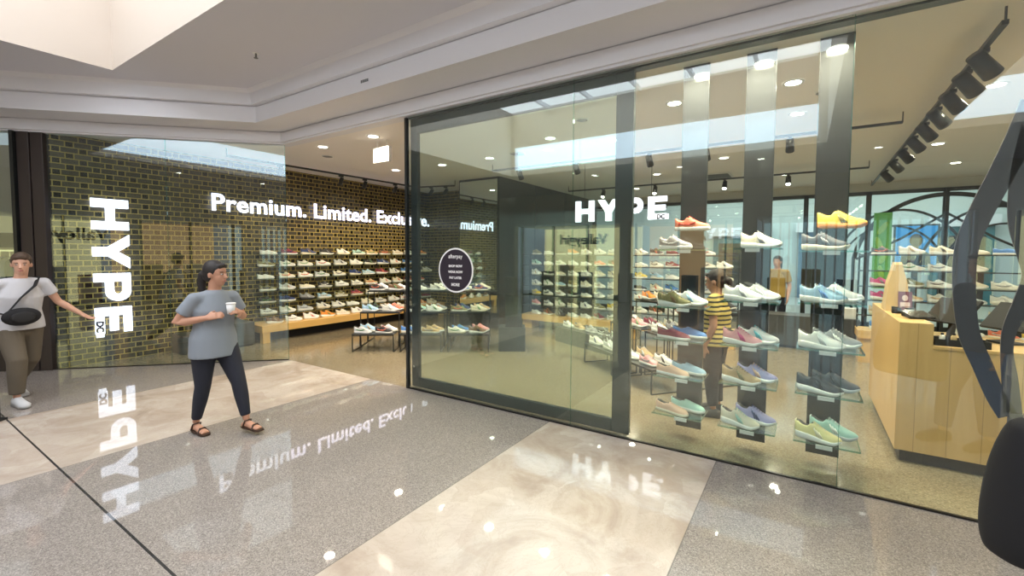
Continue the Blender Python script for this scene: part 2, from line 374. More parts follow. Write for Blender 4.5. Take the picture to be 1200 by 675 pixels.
# ---------------------------------------------------------------- glass shop front
def glass_panel(x0, x1, label, n):
    t = thing('glass_panel', label, 'glass panel', ((x0 + x1) / 2, 0, 0.012)); h = (x1 - x0) / 2 - 0.003
    MB().box(-h, h, -0.006, 0.006, 0, HG - 0.0).build('pane', 'shop_glass', t)
    MB().box(h, h + 0.004, -0.006, 0.006, 0, HG).build('pane_edge', 'glass_edge', t)
glass_panel(-3.99, -1.83, 'clear glass shop front panel in front of the black framed sliding door', 1)
glass_panel(-1.83, 0.24, 'clear glass front panel before the hanging shoe displays', 2)
glass_panel(0.24, 2.45, 'clear glass front panel before the wooden cash counter', 3)
for (p, q, lab) in (((-6.6, 0), (-7.72, -1.12), 'angled glass panel between the open doorway and the white vertical sign'),
                    ((-7.72, -1.12), (-8.73, -2.13), 'angled glass panel beside the dark pillar, over the white vertical sign')):
    L = math.dist(p, q); t = thing('glass_panel', lab, 'glass panel', (*p, 0.012), math.atan2(q[1] - p[1], q[0] - p[0]))
    MB().box(0.003, L - 0.003, -0.006, 0.006, 0, HG).build('pane', 'shop_glass', t)
    MB().box(-0.002, 0.003, -0.006, 0.006, 0, HG).build('pane_edge', 'glass_edge', t)
# sliding door leaf with wide black frame
t = thing('sliding_door', 'tall glass sliding door in a wide black frame, slid open behind the front glass', 'door', (-2.64, 0.075, 0.02))
b = MB(); h = 1.36
b.box(-h, -h + 0.11, -0.025, 0.025, 0, 3.22); b.box(h - 0.16, h, -0.025, 0.025, 0, 3.22)
b.box(-h + 0.11, h - 0.16, -0.025, 0.025, 3.05, 3.22); b.box(-h + 0.11, h - 0.16, -0.025, 0.025, 0, 0.115)
b.build('door_frame', 'dark_frame', t, bevel=0.004)
MB().box(-h + 0.11, h - 0.16, -0.005, 0.005, 0.115, 3.05).build('door_glass', 'shop_glass', t)
b = MB(); b.cyl((-h + 0.055, -0.03, 1.0), (-h + 0.055, -0.055, 1.0), 0.018); b.cyl((-h + 0.055, -0.03, 0.25), (-h + 0.055, -0.05, 0.25), 0.014); b.build('door_lock', 'chrome', t)
b = MB(); b.box(-4.02, 2.4, 0.03, 0.12, HG - 0.005, HG + 0.035); tag(b.build('trim_4', 'dark_frame'), kind='structure')
b = MB(); b.box(-4.03, -3.995, -0.02, 0.02, 0.0, HG); t2 = b.build('edge_post', 'black_metal'); tag(t2, 'slim black edge post of the glass front beside the open doorway', 'post')
# round sticker
t = thing('round_sticker', 'round dark sticker with white rim and five lines of print on the glass', 'sticker', (-3.25, -0.0095, 1.46))
b = MB()
def disc(b, r, y0, y1, mi=0, n=48):
    b.loft([[(r * math.cos(2 * math.pi * k / n), y, r * math.sin(2 * math.pi * k / n)) for k in range(n)] for y in (y0, y1)], True, mi)
disc(b, 0.25, -0.001, 0.002); b.build('sticker_rim', 'white_print', t)
b = MB(); disc(b, 0.232, -0.002, -0.001); b.build('sticker_face', 'decal', t)
for s, z, sz, of in (('afterpay', 0.135, 0.062, 0.001), ('SHOP NOW', 0.035, 0.036, 0.0015), ('WEAR NOW', -0.03, 0.036, 0.0015), ('PAY LATER', -0.095, 0.036, 0.0015), ('MORE', -0.175, 0.044, 0.002)):
    me, wd = text_mesh(s, sz, 0.0004, of, 1.0, 'CENTER'); me.materials.append(M['white_print'])
    o = link_obj('print_line', me, t); o.location = (0, -0.0035, z); o.rotation_euler = (R(90), 0, 0)
# curved dark graphic bands standing in the right-hand panel
def band_curve(pts, w0, name, t):
    """flat curved strip following pts (x, z) with widths"""
    def cr(p0, p1, p2, p3, u): return 0.5 * ((2 * p1) + (-p0 + p2) * u + (2 * p0 - 5 * p1 + 4 * p2 - p3) * u * u + (-p0 + 3 * p1 - 3 * p2 + p3) * u ** 3)
    P = [Vector((x, z, w_)) for (x, z), w_ in zip(pts, w0)]; P = [P[0] * 2 - P[1]] + P + [P[-1] * 2 - P[-2]]; S = []
    for i in range(1, len(P) - 2):
        for k in range(8): S.append(cr(P[i - 1], P[i], P[i + 1], P[i + 2], k / 8))
    S.append(P[-2]); rings = []
    for i, s in enumerate(S):
        d = S[min(i + 1, len(S) - 1)] - S[max(i - 1, 0)]; n = Vector((-d.y, d.x)).normalized() * s.z / 2
        rings.append([(s.x - n.x, -0.006, s.y - n.y), (s.x + n.x, -0.006, s.y + n.y), (s.x + n.x, 0.006, s.y + n.y), (s.x - n.x, 0.006, s.y - n.y)])
    b = MB(); b.loft(rings); return b.build(name, 'logo_dark', t)
t = thing('arch_ornament', 'large ornament of crossing dark curved bands standing against the right front glass', 'ornament', (0, 0.035, 0))
for mr in (0, 1):
    def mx(l): return [((2.62 - x) if mr else x, z) for x, z in l]
    band_curve(mx([(1.10, 2.55), (1.04, 2.34), (0.975, 2.14), (0.895, 1.91), (0.842, 1.70), (0.840, 1.44), (0.872, 1.17), (0.945, 0.96), (1.005, 0.79), (1.06, 0.68)]), [0.13, 0.125, 0.12, 0.115, 0.11, 0.105, 0.10, 0.095, 0.09, 0.09], 'outer_band', t)
    band_curve(mx([(1.14, 2.40), (1.10, 2.20), (1.085, 2.02), (1.095, 1.84), (1.12, 1.67), (1.135, 1.53), (1.10, 1.38), (1.05, 1.22), (1.04, 1.08), (1.06, 0.90), (1.08, 0.70)]), [0.20, 0.17, 0.155, 0.16, 0.13, 0.105, 0.09, 0.065, 0.055, 0.07, 0.08], 'inner_band', t)
MB().box(1.06, 1.56, -0.008, 0.008, 0.0, 0.70).build('base_strip', 'logo_dark', t)

# ---------------------------------------------------------------- left pillar and neighbour shop
k = 0.70711
t = thing('shop_pillar', 'dark brown steel clad pillar between the two shops', 'pillar', (-8.74, -2.14, 0), R(225))
b = MB(); b.box(0, 0.14, -0.14, 0.05, 0, 3.262); b.box(0.15, 0.29, -0.10, 0.06, 0, 3.262); b.build('cladding', 'pillar_dark', t, bevel=0.006)
MB().box(0.30, 0.34, -0.09, 0.10, 0, 3.262).build('edge_frame', 'black_metal', t)
NL = (-8.74, -2.14, 0)
plaster('beige_back', (0.55, 0.45, 0.34)); mat('warm_lit', (0.9, 0.6, 0.35), 0.5, emis=(1.0, 0.50, 0.22), es=1.4)
tag(MB().box(0.36, 3.2, -1.0, -0.94, 0, 3.26).build('wall_neighbour', 'beige_back', loc=NL, rz=R(225)), kind='structure')
b = MB(); b.box(0.36, 3.2, -0.95, 0.0, 1.78, 1.86); b.box(0.36, 3.2, -0.03, 0.0, 1.7, 1.9); tag(b.build('trim_5', 'pillar_dark', loc=NL, rz=R(225)), kind='structure')
tag(MB().box(0.36, 3.2, -0.94, 0, 0, 0.3).build('trim_6', 'pillar_dark', loc=NL, rz=R(225)), kind='structure')
t = thing('light_strip', 'warm glowing light strip inside the neighbouring shop window', 'light', NL, R(225)); MB().box(0.36, 0.43, -0.93, -0.05, 0.31, 1.69).build('diffuser', 'warm_lit', t)
t = thing('glass_panel', 'glass of the neighbouring shop window left of the dark pillar', 'glass panel', NL, R(225)); MB().box(0.36, 3.2, 0.0, 0.01, 0.3, 3.26).build('pane', 'shop_glass', t)
t = thing('clothes_rail', 'thin chrome clothes rail in the neighbouring shop window', 'rail', NL, R(225)); MB().bar((0.45, -0.5, 1.66), (3.1, -0.5, 1.66), 0.025).build('rail_bar', 'chrome', t)
for q in (0.6, 2.9): MB().bar((q, -0.5, 1.66), (q, -0.5, 1.78), 0.012).build('bracket', 'chrome', t)
for i, (nm, c) in enumerate((('white', (0.75, 0.72, 0.7)), ('blue', (0.03, 0.07, 0.45)), ('black', (0.02, 0.02, 0.03)), ('grey', (0.25, 0.25, 0.28)), ('blue', (0.03, 0.07, 0.4)), ('black', (0.02, 0.02, 0.03)))):
    d = 0.50 + i * 0.11; px = -8.74 - k * d + -0.5 * k; py = -2.14 - k * d + 0.5 * k
    g = thing('hanging_shirt', '%s shirt hanging in the neighbouring shop window, %s on the rail' % (nm, ('first', 'second', 'third', 'fourth', 'fifth', 'sixth')[i]), 'shirt', (px, py, 0.85), R(225), 'shirts on the neighbouring rail')
    b = MB(); b.loft([[(x * 0.035 * s0, y * s1, z) for x, y in ((-1, -0.6), (-1, 0.6), (0, 1), (1, 0.6), (1, -0.6), (0, -1))] for z, s0, s1 in ((0, 1, .24), (0.3, 1, .22), (0.55, 1, .25), (0.66, 0.9, .22), (0.72, .6, .07))])
    b.build('fabric', mat('cloth_' + nm, c, 0.9), g, True)
    b = MB(); b.bar((0, -0.16, 0.70), (0, 0.16, 0.70), 0.012); b.bar((0, 0, 0.70), (0, 0, 0.80), 0.006); b.build('hanger', 'chrome', g)
t = thing('sign_stand', 'black board stand cut by the left edge, on the marble floor', 'stand', (-6.45, -2.99, 0), R(35))
MB().box(-0.30, 0.0, -0.02, 0.02, 0.02, 0.28).build('board', 'black_matte', t); MB().box(-0.28, -0.02, -0.10, 0.10, 0, 0.02).build('base', 'black_matte', t)

# ---------------------------------------------------------------- lit lettering
def letter(b, ch, x0, w_, h_, d):
    """heavy letters in the x-z plane"""
    s = 0.30 * h_
    def pr(p): b.poly([(x0 + x * w_, z * h_) for x, z in p], -d / 2, d / 2, 0, Matrix(((1, 0, 0, 0), (0, 0, -1, 0), (0, 1, 0, 0), (0, 0, 0, 1))))
    u = s / w_ ; v = 0.26
    if ch == 'H': pr([(0, 0), (u, 0), (u, .38), (1 - u, .38), (1 - u, 0), (1, 0), (1, 1), (1 - u, 1), (1 - u, .62), (u, .62), (u, 1), (0, 1)])
    if ch == 'Y': pr([(.5 - u * .55, 0), (.5 + u * .55, 0), (.5 + u * .55, .40), (1.04, 1), (.70, 1), (.5, .68), (.30, 1), (-.04, 1), (.5 - u * .55, .40)])
    if ch == 'P':
        o = [(u, 1), (0, 1), (0, 0), (u, 0), (u, .30)]; a = [(.66 + .34 * math.sin(R(q)), .65 - .35 * math.cos(R(q))) for q in range(0, 181, 20)]
        # outer shell as two pieces so the bowl keeps its hole
        pr([(0, 0), (u, 0), (u, 1), (0, 1)])
        inn = [(.60 + .14 * math.sin(R(q)), .65 - .12 * math.cos(R(q))) for q in range(0, 181, 20)]
        for i in range(len(a) - 1): pr([a[i], a[i + 1], inn[i + 1], inn[i]])
        pr([(u, .30), (.66, .30), (.60, .53), (u, .53)]); pr([(u, .77), (.60, .77), (.66, 1), (u, 1)])
    if ch == 'E': pr([(0, 0), (1, 0), (1, .24), (u, .24), (u, .39), (.92, .39), (.92, .62), (u, .62), (u, .77), (1, .77), (1, 1), (0, 1)])
def hype_sign(name, label, H, gap):
    t = thing(name, label, 'sign'); x = 0
    for ch, wf in (('H', 1.08), ('Y', 1.12), ('P', 1.0), ('E', 0.92)):
        b = MB(); letter(b, ch, x, wf * H, H, 0.04)
        o = b.build('letter', 'lit_white', t)
        if ch == 'E': E0 = x; EW = wf * H
        x += wf * H + gap
    L = x - gap
    # small plate with DC at the foot of the E
    MB().box(E0 + EW * 0.42, E0 + EW * 1.12, -0.03, -0.021, 0.0, H * 0.21).build('letter_plate', 'lit_white', t)
    me, wd = text_mesh('DC', H * 0.27, 0.002, 0.006, 1.0); me.materials.append(M['decal'])
    o = link_obj('small_letters', me, t); o.location = (E0 + EW * 0.50, -0.034, H * 0.012); o.rotation_euler = (R(90), 0, 0)
    return t, L
t, L = hype_sign('vertical_sign', 'tall glowing white HYPE sign turned on its side, on the brick wall', 0.43, 0.09)
# rotated clockwise, reading downwards, on the brick wall facing +x
t.scale = (2.0 / L, 1, 1)
t.matrix_world = Matrix(((0, -1, 0, -8.70), (0, 0, 1, -1.71), (-1 * 2.0 / L, 0, 0, 2.43), (0, 0, 0, 1)))
t, L = hype_sign('hanging_sign', 'glowing white HYPE sign hanging over the middle of the shop', 0.39, 0.10)
s = 1.69 / L; t.scale = (s, 1, 1); t.location = (-3.67, 4.0, 2.25)
b = MB()
for xx in (0.2, L - 0.3): b.bar((xx, 0.0, 0.38), (xx, 0.0, 1.05), 0.008)
b.bar((0, 0.03, 0.2), (L, 0.03, 0.2), 0.02); b.build('hanging_wire', 'black_metal', t)
t = thing('slogan_sign', 'glowing white slogan Premium. Limited. Exclusive. along the brick wall', 'sign', (-8.70, -0.15, 2.385), R(90))
me, wd = text_mesh('Premium. Limited. Exclusive.', 0.42, 0.006, 0.009, 1.03)
SC = 5.42 / wd; x = 0
full = 'Premium. Limited. Exclusive.'
for i, ch in enumerate(full):
    if ch == ' ': continue
    # place each letter by the width of the text before it
    if i:
        m1, w1 = text_mesh(full[:i] + ch, 0.42, 0.006, 0.009, 1.03); m2, w2 = text_mesh(ch, 0.42, 0.006, 0.009, 1.03); x = w1 - w2
        bpy.data.meshes.remove(m1)
    else: m2, w2 = text_mesh(ch, 0.42, 0.006, 0.009, 1.03)
    m2.materials.append(M['lit_white']); o = link_obj('letter', m2, t); o.location = (x * SC, -0.03, 0); o.rotation_euler = (R(90), 0, 0); o.scale = (SC, 1.0, 1)

# ---------------------------------------------------------------- ceiling fittings
ords = ['first', 'second', 'third', 'fourth', 'fifth', 'sixth', 'seventh', 'eighth', 'ninth', 'tenth', 'eleventh', 'twelfth', 'thirteenth', 'fourteenth', 'fifteenth', 'sixteenth']
dl = thing('downlight', '', 'ceiling light', group='round shop downlights')
b = MB(); n = 28
b.loft([[(r * math.cos(2 * math.pi * q / n), r * math.sin(2 * math.pi * q / n), z) for q in range(n)] for r, z in ((0.066, -0.006), (0.078, -0.010), (0.092, -0.008), (0.094, 0.0))], False)
b.build('trim_ring', 'white_plastic', dl, True)
b = MB(); b.cyl((0, 0, -0.009), (0, 0, -0.003), 0.066, n=28); b.build('lens', 'lamp_lens', dl)
first = [dl]
def downlight(x, y, z, label, power=40, color=(1.0, 0.87, 0.66), lamp=True, group=None):
    o = first.pop() if first else copy_tree(dl)
    o.location = (x, y, z); o['label'] = label
    if group: o['group'] = group
    if lamp:
        l = area('downlight_lamp', (x, y, z - 0.02), 0.14, 0.14, power, color, spread=150); l.data.shape = 'DISK'
DL = [(-0.83, 0.15, 'nearest the glass, above the left hanging display'), (-0.34, 0.15, 'nearest the glass, above the middle hanging display'), (0.17, 0.15, 'nearest the glass, above the right hanging display'),
      (-0.14, 1.29, 'just right of the middle hanging display'), (-0.12, 2.43, 'behind the glass between middle and right displays'), (-1.24, 1.29, 'left of the left hanging display'), (-2.33, 2.47, 'right of the sliding door stile, high in the shop'),
      (-6.33, 0.46, 'first inside the open doorway'), (-6.86, 2.43, 'deepest inside the open doorway, over the display tables'), (-5.16, 0.46, 'above and left of the square exit box'), (-4.04, 0.55, 'at the top left corner of the sliding door'),
      (-4.61, 2.5, 'lowest seen through the left of the sliding door'), (-3.09, 1.88, 'middle of the sliding door, high'), (-5.72, 2.52, 'seen through the left edge of the door glass'), (-3.45, 2.47, 'middle of the sliding door, lower of three'),
      (1.5, 2.4, 'over the cash counter, near'), (2.6, 2.4, 'over the cash counter, right'), (1.6, 5.2, 'behind the cash counter'), (3.0, 5.2, 'behind the cash counter, right'), (-1.2, 4.6, 'deep in the shop over the wall of shelves'), (-2.6, 5.6, 'deep in the shop beyond the hanging sign'), (0.3, 4.6, 'deep in the shop behind the right display'), (2.9, 0.6, 'above the right end of the counter front'),
      (-0.4, 7.0, 'rearmost, left of the far glazing'), (0.6, 7.4, 'rearmost, beside the far glazing'), (2.2, 7.2, 'rearmost, right above the arched screen'), (-3.6, 7.4, 'rearmost, behind the hanging sign')]
for x, y, lab in DL: downlight(x, y, ZC - 0.001, 'round recessed ceiling downlight ' + lab, 58 if y < 1 and x > -2 else 25)
for i, (x, y) in enumerate(((-2.7, -8.0), (-0.9, -8.0), (1.2, -8.0), (3.3, -8.0), (-5.0, -8.0))):
    downlight(x, y, ZM - 0.001, 'round mall ceiling downlight, %s of the row on the far side of the skylight' % ords[i], 6, (1, 0.95, 0.85), lamp=False, group='mall downlights')
# round speakers and detector
def round_vent(x, y, r, label, z=ZC):
    t = thing('ceiling_speaker', label, 'speaker', (x, y, z - 0.001), group='ceiling speakers')
    b = MB(); n = 28; b.loft([[(q_ * math.cos(2 * math.pi * q / n), q_ * math.sin(2 * math.pi * q / n), z) for q in range(n)] for q_, z in ((r * .9, -0.012), (r, -0.01), (r * 1.05, 0))], False); b.build('rim', 'white_plastic', t, True)
    MB().cyl((0, 0, -0.011), (0, 0, -0.004), r * 0.9, n=28).build('grille', 'grey_vent', t)
round_vent(-4.02, 2.47, 0.13, 'large round grey ceiling speaker seen through the sliding door')
round_vent(-6.88, 0.92, 0.09, 'small round grey ceiling speaker inside the open doorway')
round_vent(-2.34, 1.31, 0.075, 'small round grey ceiling speaker right of the door joint')
round_vent(0.12, 1.75, 0.085, 'round dark ceiling speaker behind the right hanging display')
t = thing('exit_sign', 'square white lit exit box under the ceiling of the open doorway', 'exit sign', (-5.25, 0.70, 2.98))
MB().box(-0.17, 0.17, -0.03, 0.03, 0, 0.22).build('case', 'white_plastic', t, bevel=0.004)
MB().box(-0.15, 0.15, -0.034, -0.03, 0.02, 0.20).build('sign_face', 'exit_face', t)
for q in (-0.1, 0.1): MB().bar((q, 0, 0.22), (q, 0, 0.32), 0.012).build('hanger_rod', 'white_plastic', t)
t = thing('ceiling_vent', 'square grey air grille deep in the shop ceiling between two hanging displays', 'vent', (-1.6, 6.4, ZC - 0.001))
MB().box(-0.3, 0.3, -0.3, 0.3, -0.02, 0).build('frame', 'white_plastic', t)
b = MB()
for q in range(10): b.box(-0.26, 0.26, -0.26 + q * 0.054, -0.235 + q * 0.054, -0.03, -0.02)
b.build('slat', 'grey_vent', t)
t = thing('sprinkler_head', 'small dark sprinkler head in the mall ceiling', 'sprinkler', (-5.15, -1.15, ZM))
b = MB(); b.cyl((0, 0, -0.004), (0, 0, 0), 0.035); b.build('rose', 'white_plastic', t)
b = MB(); b.cyl((0, 0, -0.05), (0, 0, -0.004), 0.01); b.cyl((0, 0, -0.055), (0, 0, -0.05), 0.022); b.build('nozzle', 'grey_vent', t)
t = thing('bulkhead_vent', 'tiny slotted grille on the white bulkhead face above the exit box', 'vent', (-4.1, -0.5315, 3.52))
b = MB()
for q in range(5): b.box(-0.06 + q * 0.026, -0.045 + q * 0.026, -0.004, 0, 0, 0.03)
b.build('slot', 'grey_vent', t)

# track lighting
def track(pts, z, heads, label, aim, hl, big=1.0, power=26, color=(1.0, 0.78, 0.42)):
    t = thing('track_rail', label, 'lighting track', (*pts[0], z)); b = MB(); o = Vector((*pts[0], z))
    for p, q in zip(pts[:-1], pts[1:]): b.bar(Vector((*p, z)) - o, Vector((*q, z)) - o, 0.035, 0.03)
    b.build('rail', 'black_metal', t)
    b = MB()
    for p in pts: MB().bar(Vector((*p, z)) - o, Vector((*p, ZC)) - o, 0.012).build('hanger_rod', 'black_metal', t)
    for i, (hx, hy) in enumerate(heads):
        a = Vector(aim(hx, hy)); d = (a - Vector((hx, hy, z - 0.12))).normalized()
        h = thing('track_spotlight', hl % ords[i], 'spotlight', (hx, hy, z - 0.016), group='spotlights: ' + label[:40])
        MB().box(-0.02, 0.02, -0.045, 0.045, -0.03, 0).build('adapter', 'black_metal', h)
        MB().cyl((0, 0, -0.03), (0, 0, -0.08), 0.008, n=8).build('stem', 'black_metal', h)
        b = MB(); c = Vector((0, 0, -0.11)); b.cyl(c - d * 0.07 * big, c + d * 0.07 * big, 0.036 * big, 0.042 * big, n=16); b.build('lamp_body', 'black_metal', h, True)
        MB().cyl(c + d * 0.068 * big, c + d * 0.0715 * big, 0.034 * big, n=16).build('lens', 'lamp_lens', h)
        spot('track_lamp', (Vector((hx, hy, z - 0.126)) + d * 0.09 * big), a, power, color, 75)
track([(-7.72, -0.3), (-7.6, 3.75), (-6.68, 4.02)], 3.18, [(-7.70, 0.55), (-7.66, 1.75), (-7.64, 2.30), (-7.62, 3.1), (-7.25, 3.85), (-6.9, 3.95)],
      'black lighting track running along the brick wall', lambda x, y: (-8.75, y + 0.1, 1.2), 'black spotlight on the brick wall track, %s from the doorway', power=44)
track([(1.07, 0.50), (1.2, 8.9)], 3.20, [(1.08 + 0.015 * q, y) for q, y in enumerate((0.95, 1.42, 1.95, 2.55, 3.2, 3.9, 4.7, 5.6, 6.7))],
      'black lighting track above the cash counter', lambda x, y: (x + 1.5, y + 1.1, 1.5), 'black cylinder spotlight over the counter, %s from the glass', 1.5, 12, (1.0, 0.85, 0.62))
track([(-4.9, 3.0), (0.9, 3.0)], 3.18, [(-4.3, 3.0), (-3.2, 3.0), (-2.0, 3.0), (-1.2, 3.0), (-0.2, 3.0)],
      'black lighting track crossing the shop before the hanging sign', lambda x, y: (x, 4.8, 1.0), 'black spotlight on the cross track, %s from the left', 1.2, 42, (1.0, 0.88, 0.66))
track([(-4.9, 6.2), (0.9, 6.2)], 3.18, [(-4.0, 6.2), (-2.8, 6.2), (-1.4, 6.2), (-0.3, 6.2)],
      'black lighting track far behind the hanging sign', lambda x, y: (x, 5.0, 1.0), 'black spotlight on the far cross track, %s from the left', 1.2, 16, (1.0, 0.9, 0.75))

# ---------------------------------------------------------------- shoes
PAL = {'white': (0.82, 0.82, 0.80), 'cream': (0.76, 0.70, 0.56), 'off-white': (0.74, 0.72, 0.66), 'black': (0.02, 0.02, 0.022), 'charcoal': (0.06, 0.06, 0.07), 'grey': (0.28, 0.28, 0.30),
       'pale grey': (0.52, 0.53, 0.55), 'navy': (0.02, 0.04, 0.15), 'blue': (0.08, 0.22, 0.55), 'light blue': (0.36, 0.55, 0.72), 'teal': (0.04, 0.36, 0.42), 'mint': (0.42, 0.66, 0.60), 'green': (0.16, 0.34, 0.14),
       'yellow': (0.75, 0.55, 0.07), 'pale yellow': (0.80, 0.72, 0.36), 'orange': (0.72, 0.26, 0.04), 'coral': (0.78, 0.20, 0.12), 'red': (0.55, 0.04, 0.03), 'pink': (0.75, 0.36, 0.38), 'peach': (0.80, 0.52, 0.38), 'magenta': (0.62, 0.08, 0.25),
       'burgundy': (0.22, 0.03, 0.06), 'tan': (0.55, 0.38, 0.20), 'brown': (0.18, 0.10, 0.05), 'olive': (0.22, 0.20, 0.09), 'lilac': (0.36, 0.34, 0.60)}
for n_, c in PAL.items(): mat('shoe_' + n_, c, 0.62)
mat('shoe_lining', (0.10, 0.09, 0.085), 0.9)
def interp(tab, x):
    for (a, va), (c, vc) in zip(tab[:-1], tab[1:]):
        if x <= c: u = (x - a) / (c - a); return va + (vc - va) * u
    return tab[-1][1]
HW = [(0, 0.012), (0.02, 0.027), (0.08, 0.036), (0.25, 0.037), (0.45, 0.036), (0.65, 0.045), (0.80, 0.047), (0.90, 0.040), (0.97, 0.024), (1.0, 0.008)]
def shoe_meshes(style):
    L = 0.29; N = 22; K = 10
    if style == 'runner': solez = [(0, 0.040), (0.3, 0.036), (0.6, 0.026), (0.85, 0.022), (1, 0.034)]; flare = 1.12; base = [(0, 0.010), (0.1, 0.0), (0.7, 0.0), (0.88, 0.004), (1, 0.020)]
    elif style == 'court': solez = [(0, 0.028), (0.5, 0.024), (0.85, 0.022), (1, 0.026)]; flare = 1.05; base = [(0, 0.002), (0.1, 0.0), (0.85, 0.0), (1, 0.006)]
    else: solez = [(0, 0.020), (1, 0.020)]; flare = 1.04; base = [(0, 0.0), (0.9, 0.0), (1, 0.004)]
    top = {'runner': [(0, 0.098), (0.05, 0.106), (0.15, 0.088), (0.28, 0.082), (0.38, 0.114), (0.46, 0.104), (0.62, 0.078), (0.78, 0.060), (0.90, 0.052), (0.97, 0.044), (1, 0.036)],
           'court': [(0, 0.086), (0.05, 0.092), (0.15, 0.076), (0.28, 0.072), (0.38, 0.104), (0.46, 0.094), (0.62, 0.068), (0.78, 0.053), (0.90, 0.047), (0.97, 0.038), (1, 0.028)],
           'slip_on': [(0, 0.070), (0.05, 0.074), (0.15, 0.066), (0.30, 0.060), (0.40, 0.074), (0.50, 0.068), (0.66, 0.056), (0.80, 0.048), (0.92, 0.040), (1, 0.024)]}[style]
    sole = MB(); rings = []
    for i in range(N + 1):
        t = 0.5 - 0.5 * math.cos(math.pi * i / N); x = (t - 0.5) * L; w_ = interp(HW, t) * flare + 0.003; zb = interp(base, t); zt = interp(solez, t)
        rings.append([(x, -w_ * .93, zb), (x, -w_, zb + 0.006), (x, -w_ * 1.0, zt - 0.004), (x, -w_ * 0.94, zt), (x, w_ * 0.94, zt), (x, w_ * 1.0, zt - 0.004), (x, w_, zb + 0.006), (x, w_ * .93, zb)])
    sole.loft(rings)
    up = MB(); rings = []; prof = []
    for i in range(N + 1):
        t = 0.5 - 0.5 * math.cos(math.pi * i / N); x = (t - 0.5) * L; w_ = interp(HW, t); z0 = interp(solez, t) - 0.004; z1 = interp(top, t); r = []
        opening = 0.06 < t < 0.36
        for j in range(K + 1):
            a = math.pi * j / K; cy = -math.cos(a); sz = math.sin(a)
            yy = w_ * (abs(cy) ** 0.75) * (1 if cy > 0 else -1) * (1.0 - 0.10 * sz); zz = z0 + (z1 - z0) * (sz ** 0.62)
            if opening:
                if 3 <= j <= K - 3: zz = z0 + 0.018 if 4 <= j <= K - 4 else z1 - 0.004; yy = yy * (1.0 if not (4 <= j <= K - 4) else 1.15)
                else: yy = w_ * (-1 if j < K / 2 else 1) * (1 - 0.06 * min(j, K - j)); zz = z0 + (z1 - z0) * min(1, min(j, K - j) / 2.6)
            r.append((x - (0.006 * sz if t < 0.05 else 0), yy, zz))
        rings.append(r); prof.append((t, x, z1, w_))
    up.loft(rings, True, 0, None, False)
    # lining faces inside the opening
    nf = 0
    for i in range(N):
        t = 0.5 - 0.5 * math.cos(math.pi * (i + 0.5) / N)
        for j in range(K):
            if 0.04 < t < 0.38 and 3 <= j <= K - 4: up.m[nf] = 1
            nf += 1
    out = {'sole': sole, 'upper': up}
    if style != 'slip_on':
        la = MB()
        for q in range(5):
            t = 0.41 + q * 0.062; z = interp(top, t) + 0.0015; x = (t - 0.5) * L; hw = 0.017
            la.tube([(x, -hw, z - 0.009), (x, -hw * .5, z - 0.001), (x, 0, z + 0.001), (x, hw * .5, z - 0.001), (x, hw, z - 0.009)], [0.0028] * 5, 5)
        la.tube([(x - 0.08, -0.012, z + 0.024), (x - 0.075, -0.026, z + 0.016), (x - 0.07, -0.030, z + 0.006)], [0.0025] * 3, 5)
        out['laces'] = la
    for s in (-1, 1):
        st = MB()
        if style == 'runner':
            for q in range(3):
                t0 = 0.50 + q * 0.055; w_ = interp(HW, t0); x = (t0 - 0.5) * L
                st.bar((x - 0.018, s * (w_ * 0.93), interp(top, t0) - 0.018), (x + 0.010, s * (w_ * 1.03), interp(solez, t0) + 0.003), 0.011, 0.006)
        elif style == 'court':
            P = [(x_, z_, interp(HW, x_ / L + 0.5) * k_) for x_, z_, k_ in ((-0.10, 0.052, 1.0), (-0.05, 0.040, 1.03), (0.0, 0.041, 1.03), (0.045, 0.056, 0.97))]
            for a_, b_ in zip(P[:-1], P[1:]): st.bar((a_[0], s * a_[2], a_[1]), (b_[0], s * b_[2], b_[1]), 0.006, 0.012)
        if st.v: out['side_stripe' + ('' if s < 0 else '_')] = st
    # heel tab
    hb = MB(); z1 = top[1][1]; hb.loft([[(-0.1452 - (0.003 if z > 0.03 else 0), y, z) for y in (-0.012, 0.012)] + [(-0.1395 - (0.003 if z > 0.03 else 0), y, z) for y in (0.014, -0.014)] for z in (solez[0][1], z1 - 0.03, z1 - 0.004)])
    out['heel_tab'] = hb
    return out
SH = {}
for st_ in ('runner', 'court', 'slip_on'):
    SH[st_] = {k_: v.mesh(k_.strip('_'), ['shoe_white', 'shoe_lining'] if k_ == 'upper' else ['shoe_white'], k_ != 'side_stripe') for k_, v in shoe_meshes(st_).items()}
    for me in SH[st_].values():
        for p in me.polygons: p.use_smooth = True
def shoe_proto(style):
    root = bpy.data.objects.new({'runner': 'running_shoe', 'court': 'sneaker', 'slip_on': 'slip_on_shoe'}[style], None); root.empty_display_size = 0.05; ch = []
    for k_, me in SH[style].items():
        o = bpy.data.objects.new(k_.strip('_'), me); o.parent = root; ch.append(o)
        for sl in o.material_slots: sl.link = 'OBJECT'
        if k_ == 'upper': o.material_slots[1].material = M['shoe_lining']
    return root, ch
PROTO = {s_: shoe_proto(s_) for s_ in SH}
def shoe(style, loc, rz, upper, sole, accent, label, group, scale=1.0, tilt=0.0, lace=None, cat='shoe'):
    r0, c0 = PROTO[style]; r = r0.copy(); COL.objects.link(r)
    r.location = loc; r.rotation_euler = (0, tilt, rz); r.scale = (scale * 1.04, scale * 1.04, scale * 1.24)
    r['label'] = label; r['category'] = cat; r['group'] = group
    for c in c0:
        d = c.copy(); d.parent = r; COL.objects.link(d)
        k_ = c.name.split('.')[0]
        d.material_slots[0].material = M['shoe_' + {'upper': upper, 'sole': sole, 'laces': lace or accent, 'side_stripe': accent, 'heel_tab': accent}[k_]]
    return r
SN = {'runner': 'running shoe', 'court': 'trainer', 'slip_on': 'slip-on'}
